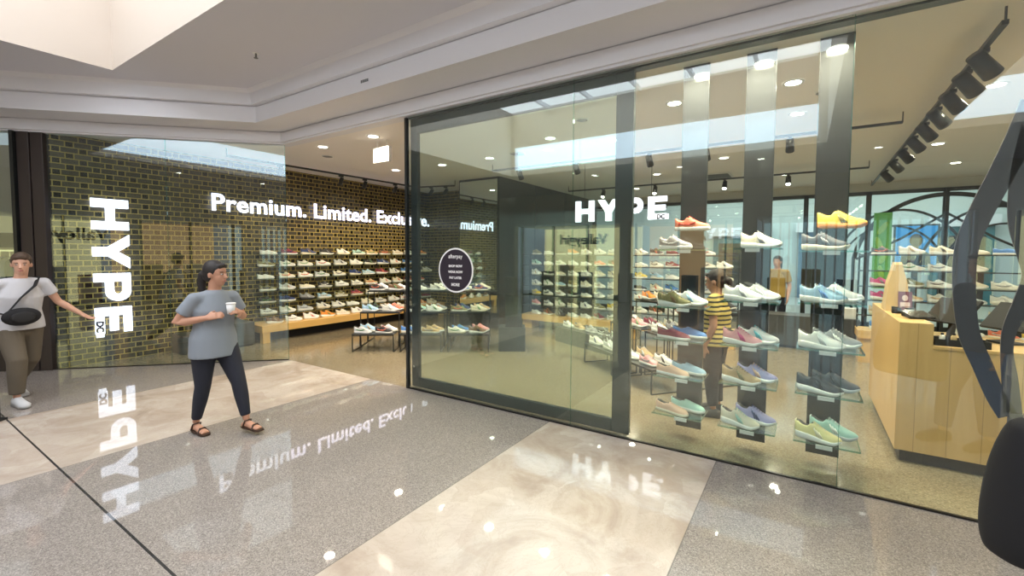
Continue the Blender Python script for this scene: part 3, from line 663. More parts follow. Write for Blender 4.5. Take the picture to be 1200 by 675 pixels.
WHITES = ['white'] * 9 + ['off-white'] * 4 + ['cream'] * 3 + ['pale grey'] * 2
def pick(rng, light=0.62):
    if rng.random() < light: u = rng.choice(WHITES)
    else: u = rng.choice(['black', 'black', 'charcoal', 'grey', 'navy', 'blue', 'pink', 'coral', 'tan', 'olive', 'brown', 'orange', 'mint', 'burgundy', 'yellow', 'light blue'])
    s_ = rng.choice(['white', 'white', 'white', 'off-white', 'cream', 'black' if u in ('black', 'charcoal', 'grey') else 'white'])
    a = rng.choice(['black', 'white', 'navy', 'grey', 'coral', 'green', 'pale grey', 'tan'])
    if a == u: a = 'grey' if u != 'grey' else 'white'
    return u, s_, a
rowname = ['top glass shelf', 'second glass shelf', 'third glass shelf', 'fourth glass shelf', 'fifth glass shelf', 'sixth glass shelf', 'wooden bench']
rng = random.Random(5)

# brick wall: six glass shelves and a timber bench, shoes in profile
SHZ = [1.61, 1.38, 1.15, 0.92, 0.69, 0.47]
for i, z in enumerate(SHZ):
    t = thing('wall_shelf', 'long clear glass shelf on the brick wall, %s from the top' % ords[i], 'shelf', (-8.75, 2.9, z), group='glass shelves on the brick wall')
    MB().box(0.0, 0.32, -2.35, 2.38, -0.010, 0).build('shelf_board', 'shelf_glass', t)
    MB().box(0.318, 0.322, -2.35, 2.38, -0.010, 0).build('front_edge', 'glass_edge', t)
    for yy in (-2.2, -1.3, -0.4, 0.5, 1.4, 2.25): MB().box(0.0, 0.22, yy - 0.006, yy + 0.006, -0.024, -0.010).build('bracket', 'black_metal', t)
t = thing('shoe_bench', 'long golden wooden bench full of shoes at the foot of the brick wall', 'bench', (-8.738, 2.85, 0))
MB().box(0, 0.62, -2.45, 2.43, 0.19, 0.32).build('bench_top', 'bench_wood', t, bevel=0.004)
MB().box(0.50, 0.60, -2.43, -2.30, 0, 0.19).build('leg', 'bench_wood', t); MB().box(0.50, 0.60, 2.30, 2.41, 0, 0.19).build('leg', 'bench_wood', t)
MB().box(0.0, 0.35, -2.3, 2.3, 0.0, 0.19).build('plinth', 'black_matte', t)
t = thing('display_box', 'dark grey block beside the wooden bench, against the brick wall', 'box', (-8.44, 0.02, 0))
MB().box(-0.28, 0.28, -0.27, 0.27, 0.03, 0.42).build('body', 'grey_box', t, bevel=0.006); MB().box(-0.26, 0.26, -0.25, 0.25, 0, 0.03).build('base', 'black_matte', t)
t = thing('display_box', 'low black block left of the dark grey block, against the brick wall', 'box', (-8.50, -0.55, 0))
MB().box(-0.22, 0.22, -0.22, 0.22, 0.0, 0.30).build('body', 'grey_box', t, bevel=0.006)
for i, z in enumerate(SHZ + [0.32]):
    cnt = 0; ys = []
    y = 0.72 + rng.random() * 0.12
    while y < 5.1: ys.append(y); y += 0.365 + rng.random() * 0.06
    for j, yy in enumerate(ys):
        u, s_, a = pick(rng, 0.68 if i else 0.5); stl = rng.choice(['runner', 'runner', 'court', 'court', 'slip_on'])
        x = -8.58 if i < 6 else -8.32
        shoe(stl, (x, yy, z + 0.001), R(90 - 14 + rng.uniform(-8, 8)), u, s_, a, 'brick wall, %s, %s shoe from left: %s %s, %s sole' % (rowname[i], ords[j], u, SN[stl], s_), 'shoes on the brick wall, ' + rowname[i])
# mid-shop shelving units
def shelf_unit(x0, x1, y, name_lab, place, count, levels, wood=True, seed=1, dx=0.0, stepmul=1.0, light=0.66):
    t = thing('shelving_unit', name_lab, 'shelves', ((x0 + x1) / 2, y, 0)); h = (x1 - x0) / 2
    for z in levels[:-1]:
        sh = MB().box(-h, h, 0, 0.34, z - 0.016, z).build('shelf', 'shelf_glass', t)
        MB().box(-h, h, -0.010, 0, z - 0.018, z + 0.001).build('shelf_rail', 'grey_box', sh)
    if wood:
        MB().box(-h, h, -0.08, 0.42, levels[-1] - 0.12, levels[-1]).build('bench_top', 'shelf_wood', t)
        MB().box(-h + 0.02, -h + 0.26, -0.02, 0.30, 0, levels[-1] - 0.12).build('leg', 'shelf_wood', t); MB().box(h - 0.26, h - 0.02, -0.02, 0.30, 0, levels[-1] - 0.12).build('leg', 'shelf_wood', t)
    n = max(2, round((x1 - x0) / 1.7) + 1)
    for q in range(n):
        xx = -h + 0.015 + (2 * h - 0.03) * q / (n - 1)
        MB().box(xx - 0.012, xx + 0.012, 0.30, 0.33, levels[-1] if wood else 0, levels[0] + 0.02).build('post', 'black_metal', t)
    rg = random.Random(seed)
    for i, z in enumerate(levels):
        nn = count; st = (x1 - x0 - 0.2) / nn
        for j in range(nn):
            if rg.random() < 0.06: continue
            u, s_, a = pick(rg, light); stl = rg.choice(['runner', 'runner', 'court', 'court', 'slip_on'])
            if place == 'right shelves' and i in (2, 3) and j == 0: u = 'magenta'
            shoe(stl, (x0 + 0.18 + st * (j + 0.35) + rg.uniform(-.008, .008), y + 0.15, z + 0.001), R(-24 + rg.uniform(-4, 4)), u, s_, a, '%s, %s, %s from left: %s %s, %s sole' % (place, rowname[i].replace(' glass', '').replace(' shelf', ' row') if i < 6 else 'bottom row', ords[j], u, SN[stl], s_), 'shoes on the ' + place + ', ' + rowname[i])
LV = [1.63, 1.40, 1.18, 0.95, 0.74, 0.51, 0.30]
shelf_unit(-5.3, -3.0, 4.72, 'long unit of thin shelves full of shoes behind the sliding door', 'shelves behind sliding door', 7, LV, seed=21)
shelf_unit(-2.95, -0.95, 4.72, 'unit of thin shelves full of shoes behind the left hanging display', 'shelves behind left display', 6, LV, seed=22)
shelf_unit(0.72, 2.9, 4.85, 'open unit of black edged shelves of shoes behind the cash counter', 'right shelves', 6, [1.66, 1.42, 1.18, 0.97, 0.74, 0.50], True, seed=23)

# black wire step tables for shoes
def step_table(corner, ang, label, tiers=((0.30, 0), (0.61, 0.45), (0.95, 0.90)), n=3, tw=0.70, deep=0.42, place='', per=2, seed=1, shoe_rot=0, light=0.5):
    rg = random.Random(seed)
    for ti, (z, back) in enumerate(tiers):
        k_ = 0
        for q in range(n):
            ca, sa = math.cos(ang), math.sin(ang); lx = q * (tw + 0.09) + 0.01; px = corner[0] + ca * lx - sa * back; py = corner[1] + sa * lx + ca * back
            t = thing('display_table', 'black wire table, %s from left in %s tier of %s' % (ords[q], ('front low', 'middle', 'back high')[ti], place), 'table', (px, py, 0), ang, 'wire tables of the ' + place)
            MB().box(0, tw, 0, deep, z - 0.014, z).build('tabletop', 'black_metal', t)
            for xx in (0.012, tw - 0.012):
                b = MB(); b.bar((xx, 0.012, 0.006), (xx, 0.012, z - 0.014), 0.014); b.bar((xx, deep - 0.012, 0.006), (xx, deep - 0.012, z - 0.014), 0.014); b.bar((xx, 0.012, 0.007), (xx, deep - 0.012, 0.007), 0.014); b.build('leg_frame', 'black_metal', t)
            b = MB(); b.bar((0.012, 0.012, z - 0.02), (tw - 0.012, 0.012, z - 0.02), 0.014); b.build('front_rail', 'black_metal', t)
            for s_i in range(per * 2):
                sx = tw * (s_i % per + 0.5) / per + (0.03 if s_i >= per else -0.02); sy = deep * (0.30 if s_i < per else 0.74)
                u, so, a = pick(rg, light); stl = rg.choice(['runner', 'runner', 'court'])
                wx = px + ca * sx - sa * sy; wy = py + sa * sx + ca * sy
                shoe(stl, (wx, wy, z + 0.001), ang + shoe_rot + R(rg.uniform(-6, 6)), u, so, a, '%s, %s tier, %s row, %s from left: %s %s' % (place, ('lowest', 'middle', 'highest')[ti], 'front' if s_i < per else 'rear', ords[q * per + s_i % per], u, SN[stl]), 'shoes on the %s, tier %s' % (place, ti))
                k_ += 1
step_table((-6.26, 0.87), R(34.5), '', place='doorway step tables', per=2, seed=3, shoe_rot=R(-8), light=0.45)
step_table((-2.78, 2.42), R(-38.5), '', place='centre step tables', n=2, tw=0.80, per=2, seed=9, shoe_rot=R(5), light=0.5)

# black plinths
t = thing('black_plinth', 'low wide black plinth with a slimmer black block on top, beyond the doorway tables', 'plinth', (-4.20, 2.58, 0), R(33))
MB().box(-0.21, 0.24, -0.2, 0.2, 0, 0.40).build('plinth_base', 'grey_box', t, bevel=0.005); MB().box(-0.10, 0.18, -0.14, 0.18, 0.40, 1.25).build('upper_block', 'column_panel', t, bevel=0.005)
t = thing('black_plinth', 'low long black plinth with a row of shoes on it, left of the door stile', 'plinth', (-3.15, 3.55, 0), R(-26))
MB().box(-0.75, 0.75, -0.22, 0.22, 0, 0.27).build('plinth_base', 'grey_box', t, bevel=0.005)
for j in range(5):
    q = -0.6 + j * 0.325; u, s_, a = [('white', 'white', 'grey'), ('tan', 'cream', 'brown'), ('grey', 'white', 'white'), ('black', 'white', 'white'), ('off-white', 'white', 'green')][j]
    shoe('court', (-3.15 + math.cos(R(-26)) * q, 3.52 + math.sin(R(-26)) * q, 0.271), R(-30), u, s_, a, '%s trainer, %s from left on the long low black plinth' % (u, ords[j]), 'shoes on the long black plinth')
# low grey bench with white boxes
t = thing('low_bench', 'long low grey bench behind the middle and right hanging displays', 'bench', (-0.15, 5.65, 0))
MB().box(-0.85, 0.95, -0.25, 0.3, 0.05, 0.58).build('bench_body', 'grey_box', t, bevel=0.005); MB().box(-0.8, 0.9, -0.2, 0.25, 0, 0.05).build('kick_base', 'black_matte', t)
for j, (x, lab) in enumerate(((0.30, 'left one'), (0.62, 'right one'))):
    t = thing('shoe_box', 'white shoe box standing on the low grey bench, %s' % lab, 'box', (x, 5.6, 0.581), R(4 * j), 'white shoe boxes')
    MB().box(-0.13, 0.13, -0.08, 0.08, 0, 0.14).build('box_body', 'white_plastic', t); MB().box(-0.134, 0.134, -0.084, 0.084, 0.14, 0.17).build('lid', 'white_plastic', t)

# ---------------------------------------------------------------- hanging window displays
cols = [(-0.9375, 'left', (-1.08, -0.68)), (-0.3375, 'middle', (-0.55, -0.15)), (0.16, 'right', (-0.03, 0.37))]
cols = [(-0.8375, 'left', (-1.08, -0.68)), (-0.3375, 'middle', (-0.55, -0.15)), (0.16, 'right', (-0.03, 0.37))]
shz = {'left': [1.69, 1.20, 0.92, 0.60, 0.27], 'middle': [1.70, 1.28, 0.93, 0.62, 0.27], 'right': [1.68, 1.30, 0.96, 0.63, 0.27]}
# (style, upper, sole, accent) back shoe then front shoe
pairs = {
 'left': [(('court', 'coral', 'white', 'red', 'coral red'), ('court', 'grey', 'white', 'pale grey', 'grey')),
          (('runner', 'white', 'white', 'light blue', 'white'), ('runner', 'olive', 'white', 'brown', 'olive brown')),
          (('slip_on', 'blue', 'white', 'navy', 'denim blue'), ('slip_on', 'burgundy', 'white', 'burgundy', 'burgundy')),
          (('slip_on', 'light blue', 'white', 'blue', 'light blue'), ('slip_on', 'peach', 'white', 'peach', 'peach')),
          (('slip_on', 'mint', 'white', 'white', 'pale blue'), ('slip_on', 'peach', 'cream', 'peach', 'peach pink'))],
 'middle': [(('runner', 'cream', 'white', 'grey', 'silver cream'), None),
            (('runner', 'white', 'white', 'white', 'white'), ('runner', 'white', 'white', 'pale grey', 'white')),
            (('runner', 'pale grey', 'white', 'teal', 'grey and teal'), ('runner', 'pink', 'white', 'magenta', 'pink')),
            (('runner', 'lilac', 'white', 'peach', 'lilac'), ('runner', 'tan', 'white', 'olive', 'tan')),
            (('runner', 'lilac', 'white', 'navy', 'purple blue'), ('runner', 'cream', 'white', 'mint', 'cream'))],
 'right': [(('runner', 'yellow', 'orange', 'olive', 'yellow and orange'), ('runner', 'charcoal', 'cream', 'grey', 'dark grey')),
           (('runner', 'pale grey', 'white', 'light blue', 'pale grey'), ('runner', 'light blue', 'white', 'blue', 'light blue')),
           (('runner', 'grey', 'white', 'white', 'grey with white stripes'), ('runner', 'white', 'white', 'pale grey', 'white')),
           (('runner', 'charcoal', 'pale grey', 'black', 'charcoal with black stripes'), ('runner', 'black', 'white', 'black', 'black')),
           (('runner', 'mint', 'pale grey', 'white', 'mint with white stripes'), ('runner', 'pale yellow', 'white', 'cream', 'pale yellow'))]}
mat('label_holder', (0.75, 0.75, 0.72), 0.4)
for x, nm, (sx0, sx1) in cols:
    t = thing('hanging_display', 'tall black panel hung from the ceiling with glass shelves, %s of three' % nm, 'display', (x, 0.395, 0.08))
    MB().box(-0.105, 0.105, -0.014, 0.014, 0, ZC - 0.08).build('panel', 'column_panel', t, bevel=0.002)
    b = MB(); b.box(-0.107, -0.103, -0.016, 0.016, 0, ZC - 0.08); b.box(0.103, 0.107, -0.016, 0.016, 0, ZC - 0.08); b.build('edge_trim', 'black_metal', t)
    for i, z in enumerate(shz[nm]):
        c = (sx0 + sx1) / 2; h = (sx1 - sx0) / 2
        s_ = MB().box(c - h - x, c + h - x, -0.33, -0.014, z - 0.09, z - 0.08).build('shelf', 'shelf_glass', t)
        b = MB(); b.box(c - h - x, c + h - x, -0.334, -0.33, z - 0.091, z - 0.079); b.box(c + h - x, c + h - x + 0.004, -0.33, -0.014, z - 0.091, z - 0.079); b.build('shelf_edge', 'glass_edge', s_)
        MB().box(-0.05, 0.05, -0.344, -0.336, z - 0.110, z - 0.082).build('ticket_holder', 'label_holder', s_)
        rz_ = 0.0
        if i == 0 and pairs[nm][0][1]:
            rz_ = 0.085; q0 = thing('shoe_riser', 'clear acrylic riser under the rear shoe on the top shelf of the %s hanging display' % nm, 'riser', (c + 0.05, 0.31, z + 0.001))
            b = MB(); b.box(-0.11, 0.11, -0.05, 0.05, 0.155, 0.163); b.box(-0.11, -0.104, -0.05, 0.05, 0, 0.155); b.box(0.104, 0.11, -0.05, 0.05, 0, 0.155); b.build('riser_body', 'shelf_glass', q0)
        lv = ('top', 'second', 'third', 'fourth', 'bottom')[i]
        bk, fr = pairs[nm][i]
        if bk: shoe(bk[0], (c + 0.055, 0.295, z + 0.002 + rz_ * 1.93), R(-14), bk[1], bk[2], bk[3], '%s %s, rear shoe on %s shelf of %s hanging display' % (bk[4], SN[bk[0]], lv, nm), 'shoes on the hanging displays', 1.0)
        if fr: shoe(fr[0], (c - 0.045, 0.14, z + 0.002), R(-18), fr[1], fr[2], fr[3], '%s %s, front shoe on %s shelf of %s hanging display' % (fr[4], SN[fr[0]], lv, nm), 'shoes on the hanging displays', 0.98)

# ---------------------------------------------------------------- cash counter
t = thing('cash_counter', 'light wooden cash counter with a raised end, behind the right glass', 'counter', (0.65, 0.79, 0))
MB().box(0.0, 3.2, 0.0, 0.62, 0.10, 0.93).build('front_body', 'counter_wood', t)
MB().box(0.0, 0.20, 0.0, 1.72, 0.93, 1.12).build('raised_end', 'counter_wood', t)
MB().box(0.0, 0.20, 0.62, 1.72, 0.10, 0.93).build('side_return', 'counter_wood', t)
MB().box(0.20, 3.22, -0.005, 0.64, 0.93, 0.955).build('worktop', 'counter_wood', t, bevel=0.003)
b = MB(); b.box(0.04, 3.16, 0.05, 0.58, 0, 0.10); b.box(0.04, 0.18, 0.58, 1.68, 0, 0.10); b.build('kick_base', 'pillar_dark', t)
t = thing('payment_terminal', 'tilted black touch screen till on the cash counter', 'till', (1.00, 1.16, 0.956), R(-58))
MB().box(-0.10, 0.10, -0.08, 0.08, 0, 0.02).build('base', 'black_matte', t); MB().bar((0, 0.02, 0.02), (0, 0.05, 0.20), 0.04, 0.03).build('stand', 'black_metal', t)
T = Matrix.Translation((0, 0.03, 0.24)) @ Matrix.Rotation(R(-38), 4, 'X')
MB().box(-0.17, 0.17, -0.012, 0.012, -0.12, 0.12, 0, T).build('screen_case', 'black_matte', t, bevel=0.004); MB().box(-0.155, 0.155, -0.014, -0.012, -0.105, 0.105, 0, T).build('screen', 'dark_panel', t)
t = thing('card_reader', 'small black tablet lying on the raised end of the counter', 'tablet', (0.78, 1.15, 1.128), R(20))
T = Matrix.Rotation(R(14), 4, 'X')
MB().box(-0.06, 0.12, -0.07, 0.09, 0.012, 0.03, 0, T).build('body', 'black_matte', t, bevel=0.003); MB().box(-0.05, 0.11, -0.06, 0.08, 0.03, 0.032, 0, T).build('screen', 'dark_panel', t); MB().box(-0.04, 0.10, 0.0, 0.08, 0, 0.02).build('foot', 'black_matte', t)
t = thing('monitor', 'black monitor seen from behind its tilted back on the counter', 'monitor', (1.36, 1.24, 0.956), R(-58))
MB().box(-0.09, 0.09, -0.07, 0.07, 0, 0.015).build('base', 'black_matte', t); MB().bar((0, 0, 0.015), (0, 0.03, 0.16), 0.05, 0.03).build('stand', 'black_metal', t)
T = Matrix.Translation((0, 0.03, 0.21)) @ Matrix.Rotation(R(-40), 4, 'X'); MB().box(-0.16, 0.16, -0.012, 0.012, -0.13, 0.13, 0, T).build('screen_case', 'black_matte', t, bevel=0.004)
t = thing('kraft_stand', 'tapered brown cardboard stand with a small picture on the raised counter end', 'display stand', (0.75, 1.80, 1.121))
b = MB(); b.loft([[(-.09, -.14, 0), (.09, -.14, 0), (.09, .14, 0), (-.09, .14, 0)], [(-.07, -.10, .26), (.07, -.10, .26), (.07, .10, .26), (-.07, .10, .26)], [(-.03, -.07, .44), (.03, -.07, .44), (.03, .07, .44), (-.03, .07, .44)], [(-.028, -.05, .46), (.028, -.05, .46), (.028, .05, .46), (-.028, .05, .46)]])
b.build('stand_body', 'kraft', t)
mat('card_plum', (0.16, 0.04, 0.06), 0.5); mat('card_pale', (0.6, 0.5, 0.5), 0.5)
T = Matrix.Translation((0.05, -0.152, 0.02)) @ Matrix.Rotation(R(-8), 4, 'X')
MB().box(-0.05, 0.05, -0.003, 0.003, 0, 0.17, 0, T).build('picture_card', 'card_plum', t); b = MB(); b.ball((0, -0.004, 0.11), 0.022, 0.003, 0.028, 10, 0, T); b.box(-0.035, 0.035, -0.006, -0.003, 0.03, 0.07, 0, T); b.build('picture_mark', 'card_pale', t)
for j, (x, y, c) in enumerate(((0.72, 1.50, 'black_matte'), (0.80, 1.42, 'label_holder'))):
    t = thing('cleaning_tin', '%s small round tin beside the cardboard stand on the counter' % ('black', 'pale')[j], 'tin', (x, y, 1.121)); MB().cyl((0, 0, 0), (0, 0, 0.05), 0.035).build('tin_body', c, t, True); MB().cyl((0, 0, 0.05), (0, 0, 0.062), 0.037).build('lid', 'chrome', t)
t = thing('accessory_tray', 'black tray of small shoe care items on the lower counter', 'tray', (1.02, 0.90, 0.956))
b = MB(); b.box(-0.15, 0.15, -0.07, 0.07, 0, 0.012); b.box(-0.15, 0.15, -0.075, -0.07, 0, 0.05); b.box(-0.15, 0.15, 0.07, 0.075, 0, 0.05); b.box(-0.155, -0.15, -0.075, 0.075, 0, 0.05); b.box(0.15, 0.155, -0.075, 0.075, 0, 0.05); b.build('tray_body', 'black_matte', t)
for j, (dx, dy, c, nm) in enumerate(((-0.10, 0.0, 'label_holder', 'white'), (-0.03, 0.02, 'kraft', 'brown'), (0.04, -0.01, 'label_holder', 'white'), (0.11, 0.02, 'chrome', 'silver'))):
    t = thing('care_bottle', '%s capped little bottle in the black counter tray, %s from left' % (nm, ords[j]), 'bottle', (1.02 + dx, 0.90 + dy, 0.969)); MB().tube([(0, 0, 0), (0, 0, 0.05), (0, 0, 0.062)], [0.018, 0.018, 0.010], 12).build('bottle_body', c, t, True); MB().cyl((0, 0, 0.062), (0, 0, 0.078), 0.010, n=12).build('cap', 'black_matte', t)

# ---------------------------------------------------------------- rear glazing, arches and the mall beyond
YR = 9.3
b = MB(); b.box(-5.5, 1.2, YR, YR + 0.15, 3.02, ZC); b.box(1.2, 7, YR, YR + 0.15, 3.10, ZC); tag(b.build('wall_rear', 'back_wall'), kind='structure')
for i, (x0, x1) in enumerate(((-5.5, -2.4), (-2.4, 0.0), (0.0, 1.2), (1.2, 2.5), (2.5, 4.4), (4.4, 7.0))):
    t = thing('rear_window', 'rear shop window bay showing the far mall, %s from the left' % ords[i], 'window', ((x0 + x1) / 2, YR, 0), group='rear window bays'); h = (x1 - x0) / 2
    b = MB(); b.box(-h, -h + 0.05, -0.03, 0.03, 0, 3.1); b.box(h - 0.05, h, -0.03, 0.03, 0, 3.1); b.box(-h, h, -0.03, 0.03, 3.02, 3.1); b.box(-h, h, -0.03, 0.03, 0, 0.1); b.build('window_frame', 'black_metal', t)
    MB().box(-h + 0.05, h - 0.05, -0.004, 0.004, 0.1, 3.02).build('pane', 'shop_glass', t)
def arc_pts(cx, cz, rx, rz, a0, a1, n=24): return [(cx + rx * math.cos(R(a0 + (a1 - a0) * q / n)), cz + rz * math.sin(R(a0 + (a1 - a0) * q / n))) for q in range(n + 1)]
t = thing('arched_screen', 'black metal screen of crossing arches before the rear window, right side', 'screen', (2.5, YR - 0.12, 0))
def strip(pts, wd, name):
    b = MB(); rings = []
    for i, (x, z) in enumerate(pts):
        x1, z1 = pts[min(i + 1, len(pts) - 1)]; x0, z0 = pts[max(0, i - 1)]; d = Vector((x1 - x0, z1 - z0)).normalized(); n = Vector((-d.y, d.x)) * wd / 2
        rings.append([(x - n.x, -0.012, z - n.y), (x + n.x, -0.012, z + n.y), (x + n.x, 0.012, z + n.y), (x - n.x, 0.012, z - n.y)])
    b.loft(rings); b.build(name, 'black_metal', t)
strip(arc_pts(0, 1.35, 1.55, 1.60, 8, 172), 0.09, 'outer_arch')
strip(arc_pts(-0.75, 0.9, 1.25, 1.75, 15, 140), 0.05, 'crossing_arch'); strip(arc_pts(0.75, 0.9, 1.25, 1.75, 165, 40), 0.05, 'crossing_arch')
strip(arc_pts(-0.9, 1.3, 0.9, 1.0, 5, 150), 0.04, 'crossing_arch'); strip(arc_pts(0.9, 1.3, 0.9, 1.0, 175, 30), 0.04, 'crossing_arch')
strip([(-1.5, 1.55), (-0.75, 2.0), (0, 2.55), (0.01, 2.56)], 0.045, 'crossing_arch'); strip([(1.5, 1.55), (0.75, 2.0), (0, 2.55), (0.01, 2.56)], 0.045, 'crossing_arch')
strip([(0, 0), (0, 3.08)], 0.06, 'centre_post'); strip([(-1.55, 0), (-1.55, 1.6)], 0.06, 'side_post'); strip([(1.55, 0), (1.55, 1.6)], 0.06, 'side_post')
# far mall
plaster('far_floor', (0.45, 0.44, 0.42), 0.3); plaster('far_wall', (0.66, 0.72, 0.72)); plaster('far_ceiling', (0.8, 0.84, 0.86))
b = MB(); b.box(-9, 12, 9.45, 17, -0.1, 0.0); tag(b.build('floor', 'far_floor'), kind='structure')
b = MB(); b.box(-9, 12, 16.8, 17, 0, 5.2); tag(b.build('wall_far', 'far_wall'), kind='structure')
b = MB(); b.box(-9, 12, 9.5, 16.8, 5.2, 5.3); tag(b.build('ceiling', 'far_ceiling'), kind='structure')
t = thing('advert_screen', 'bright blue advert screen showing a man in a dark suit, beyond the rear window', 'screen', (2.25, 10.6, 1.35))
MB().box(-0.06, 0.06, 0.0, 0.06, -1.35, 0).build('stand_post', 'black_metal', t)
MB().box(-0.42, 0.42, 0.0, 0.06, 0, 1.05).build('screen_case', 'black_metal', t); MB().box(-0.38, 0.38, -0.012, 0.0, 0.04, 1.01).build('picture', 'screen_blue', t)
mat('pic_skin', (0.30, 0.15, 0.09), 0.6); mat('pic_suit', (0.02, 0.04, 0.09), 0.6)
b = MB(); b.ball((0.0, -0.02, 0.66), 0.12, 0.012, 0.16, 16); b.box(-0.05, 0.05, -0.025, -0.013, 0.42, 0.55); b.build('portrait_face', 'pic_skin', t, True)
b = MB(); b.poly([(-0.28, 0.05), (0.28, 0.05), (0.26, 0.33), (0.08, 0.46), (-0.08, 0.46), (-0.26, 0.33)], 0.013, 0.02, 0, Matrix(((1, 0, 0, 0), (0, 0, -1, 0), (0, 1, 0, 0), (0, 0, 0, 1)))); b.build('portrait_suit', 'pic_suit', t)
b = MB(); b.poly([(-0.05, 0.46), (0.05, 0.46), (0.0, 0.18)], 0.02, 0.024, 0, Matrix(((1, 0, 0, 0), (0, 0, -1, 0), (0, 1, 0, 0), (0, 0, 0, 1)))); b.build('portrait_shirt', 'white_print', t)
mat('reflection_green', (0.10, 0.36, 0.05), 0.5, emis=(0.10, 0.45, 0.05), es=0.15); mat('leaf_green', (0.30, 0.62, 0.10), 0.5); mat('banner_teal', (0.03, 0.18, 0.22), 0.5); mat('banner_navy', (0.03, 0.08, 0.18), 0.5)
t = thing('leaf_reflection', 'green leafy banner added beside the rear window, standing in for a green reflection', 'banner', (1.45, 9.14, 0.9))  # added in place of a green reflection; its cloth has a faint glow
MB().box(-0.16, 0.16, -0.01, 0.01, 0, 1.7).build('reflection_panel', 'reflection_green', t)
b = MB()
for q, (cx, cz, an) in enumerate(((0, 1.35, 60), (-0.05, 1.0, 110), (0.03, 0.7, 70), (0, 0.35, 100))):
    Tm = Matrix.Translation((cx, -0.014, cz)) @ Matrix.Rotation(R(-an), 4, 'Y'); b.ball((0, 0, 0), 0.17, 0.004, 0.055, 12, 0, Tm)
b.build('leaf', 'leaf_green', t, True)
for i, (x, wd, m_, z1, lab) in enumerate(((4.3, 1.5, 'banner_teal', 2.6, 'teal shop front beyond the right of the rear window'), (0.4, 1.2, 'banner_navy', 2.5, 'navy shop front beyond the middle of the rear window'), (-2.2, 2.0, 'banner_teal', 2.4, 'teal shop front beyond the left of the rear window'), (7.0, 2.0, 'banner_navy', 2.6, 'navy shop front at the far right beyond the rear window'))):
    t = thing('far_shopfront', lab, 'shop front', (x, 16.6, 0)); MB().box(-wd / 2, wd / 2, -0.1, 0.1, 0, z1).build('front_panel', m_, t); MB().box(-wd / 2 - 0.1, wd / 2 + 0.1, -0.25, 0.1, z1, z1 + 0.35).build('fascia', 'fascia_paint', t)
    MB().box(-wd / 2 + 0.2, wd / 2 - 0.2, -0.12, -0.1, 0.2, z1 - 0.3).build('pane', 'dark_panel', t)

# ---------------------------------------------------------------- opposite side of the mall (seen in the reflections)
plaster('opp_wall', (0.62, 0.60, 0.57))
YO = -11.0
b = MB(); b.box(-18, 14, YO - 0.3, YO, 2.75, ZM); b.box(-18, -9.6, YO - 0.3, YO, 0, 2.75); b.box(-5.3, -5.0, YO - 0.3, YO, 0, 2.75); b.box(-1.8, -1.2, YO - 0.3, YO, 0, 2.75); b.box(3.4, 4.0, YO - 0.3, YO, 0, 2.75); b.box(9, 14, YO - 0.3, YO, 0, 2.75)
tag(b.build('wall_opposite', 'opp_wall'), kind='structure')
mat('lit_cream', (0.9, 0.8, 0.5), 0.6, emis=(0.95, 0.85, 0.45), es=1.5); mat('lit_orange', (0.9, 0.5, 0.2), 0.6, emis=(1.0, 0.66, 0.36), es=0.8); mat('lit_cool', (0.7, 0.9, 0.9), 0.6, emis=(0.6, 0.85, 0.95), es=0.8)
for x0, x1, m_, lab in ((-9.6, -5.3, 'lit_cream', 'shop opposite with a pale yellow lit back wall'), (-5.0, -1.8, 'lit_orange', 'shop opposite with warm orange light'), (-1.2, 3.4, 'lit_cool', 'shop opposite with cool white light and upright slats'), (4.0, 9.0, 'lit_cream', 'far right shop opposite with pale light')):
    t = thing('opposite_shop', lab, 'shop', ((x0 + x1) / 2, YO - 0.3, 0)); h = (x1 - x0) / 2
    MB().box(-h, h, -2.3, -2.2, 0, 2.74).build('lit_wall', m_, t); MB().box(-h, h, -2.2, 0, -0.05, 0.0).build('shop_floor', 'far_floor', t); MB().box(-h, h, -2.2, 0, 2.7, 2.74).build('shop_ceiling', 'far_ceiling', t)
    b = MB(); q = -h + 0.15
    while q < h: b.box(q - 0.02, q + 0.02, -0.15, 0.0, 0, 2.7); q += 0.22 if m_ == 'lit_cool' else 1.4
    b.build('upright', 'fascia_paint' if m_ == 'lit_cool' else 'black_metal', t)
    for q in range(5):
        xx = -h + (q + 0.5) * 2 * h / 5; MB().box(xx - 0.25, xx + 0.25, -1.9, -1.5, 0, 0.9 + 0.3 * (q % 2)).build('display_stand', ('grey_box', 'kraft', 'banner_navy', 'white_plastic', 'shoe_burgundy')[q], t)
t = thing('opposite_sign', 'dark Valleygirl shop sign on the opposite side, seen mirrored in the glass', 'sign', (-5.75, YO - 2.08 + 2.12, 2.0), R(180))
me, wd = text_mesh('Valleygirl', 0.5, 0.02, 0.01); me.materials.append(M['black_matte']); o = link_obj('lettering', me, t); o.rotation_euler = (R(90), 0, 0); o.location = (0, 0, 0)
MB().bar((0, 0, 0.1), (wd, 0, 0.1), 0.02).build('sign_rail', 'black_metal', t)
b = MB(); b.box(-18, -17.8, -13.4, -9, 0, ZM); tag(b.build('wall_end', 'opp_wall'), kind='structure')

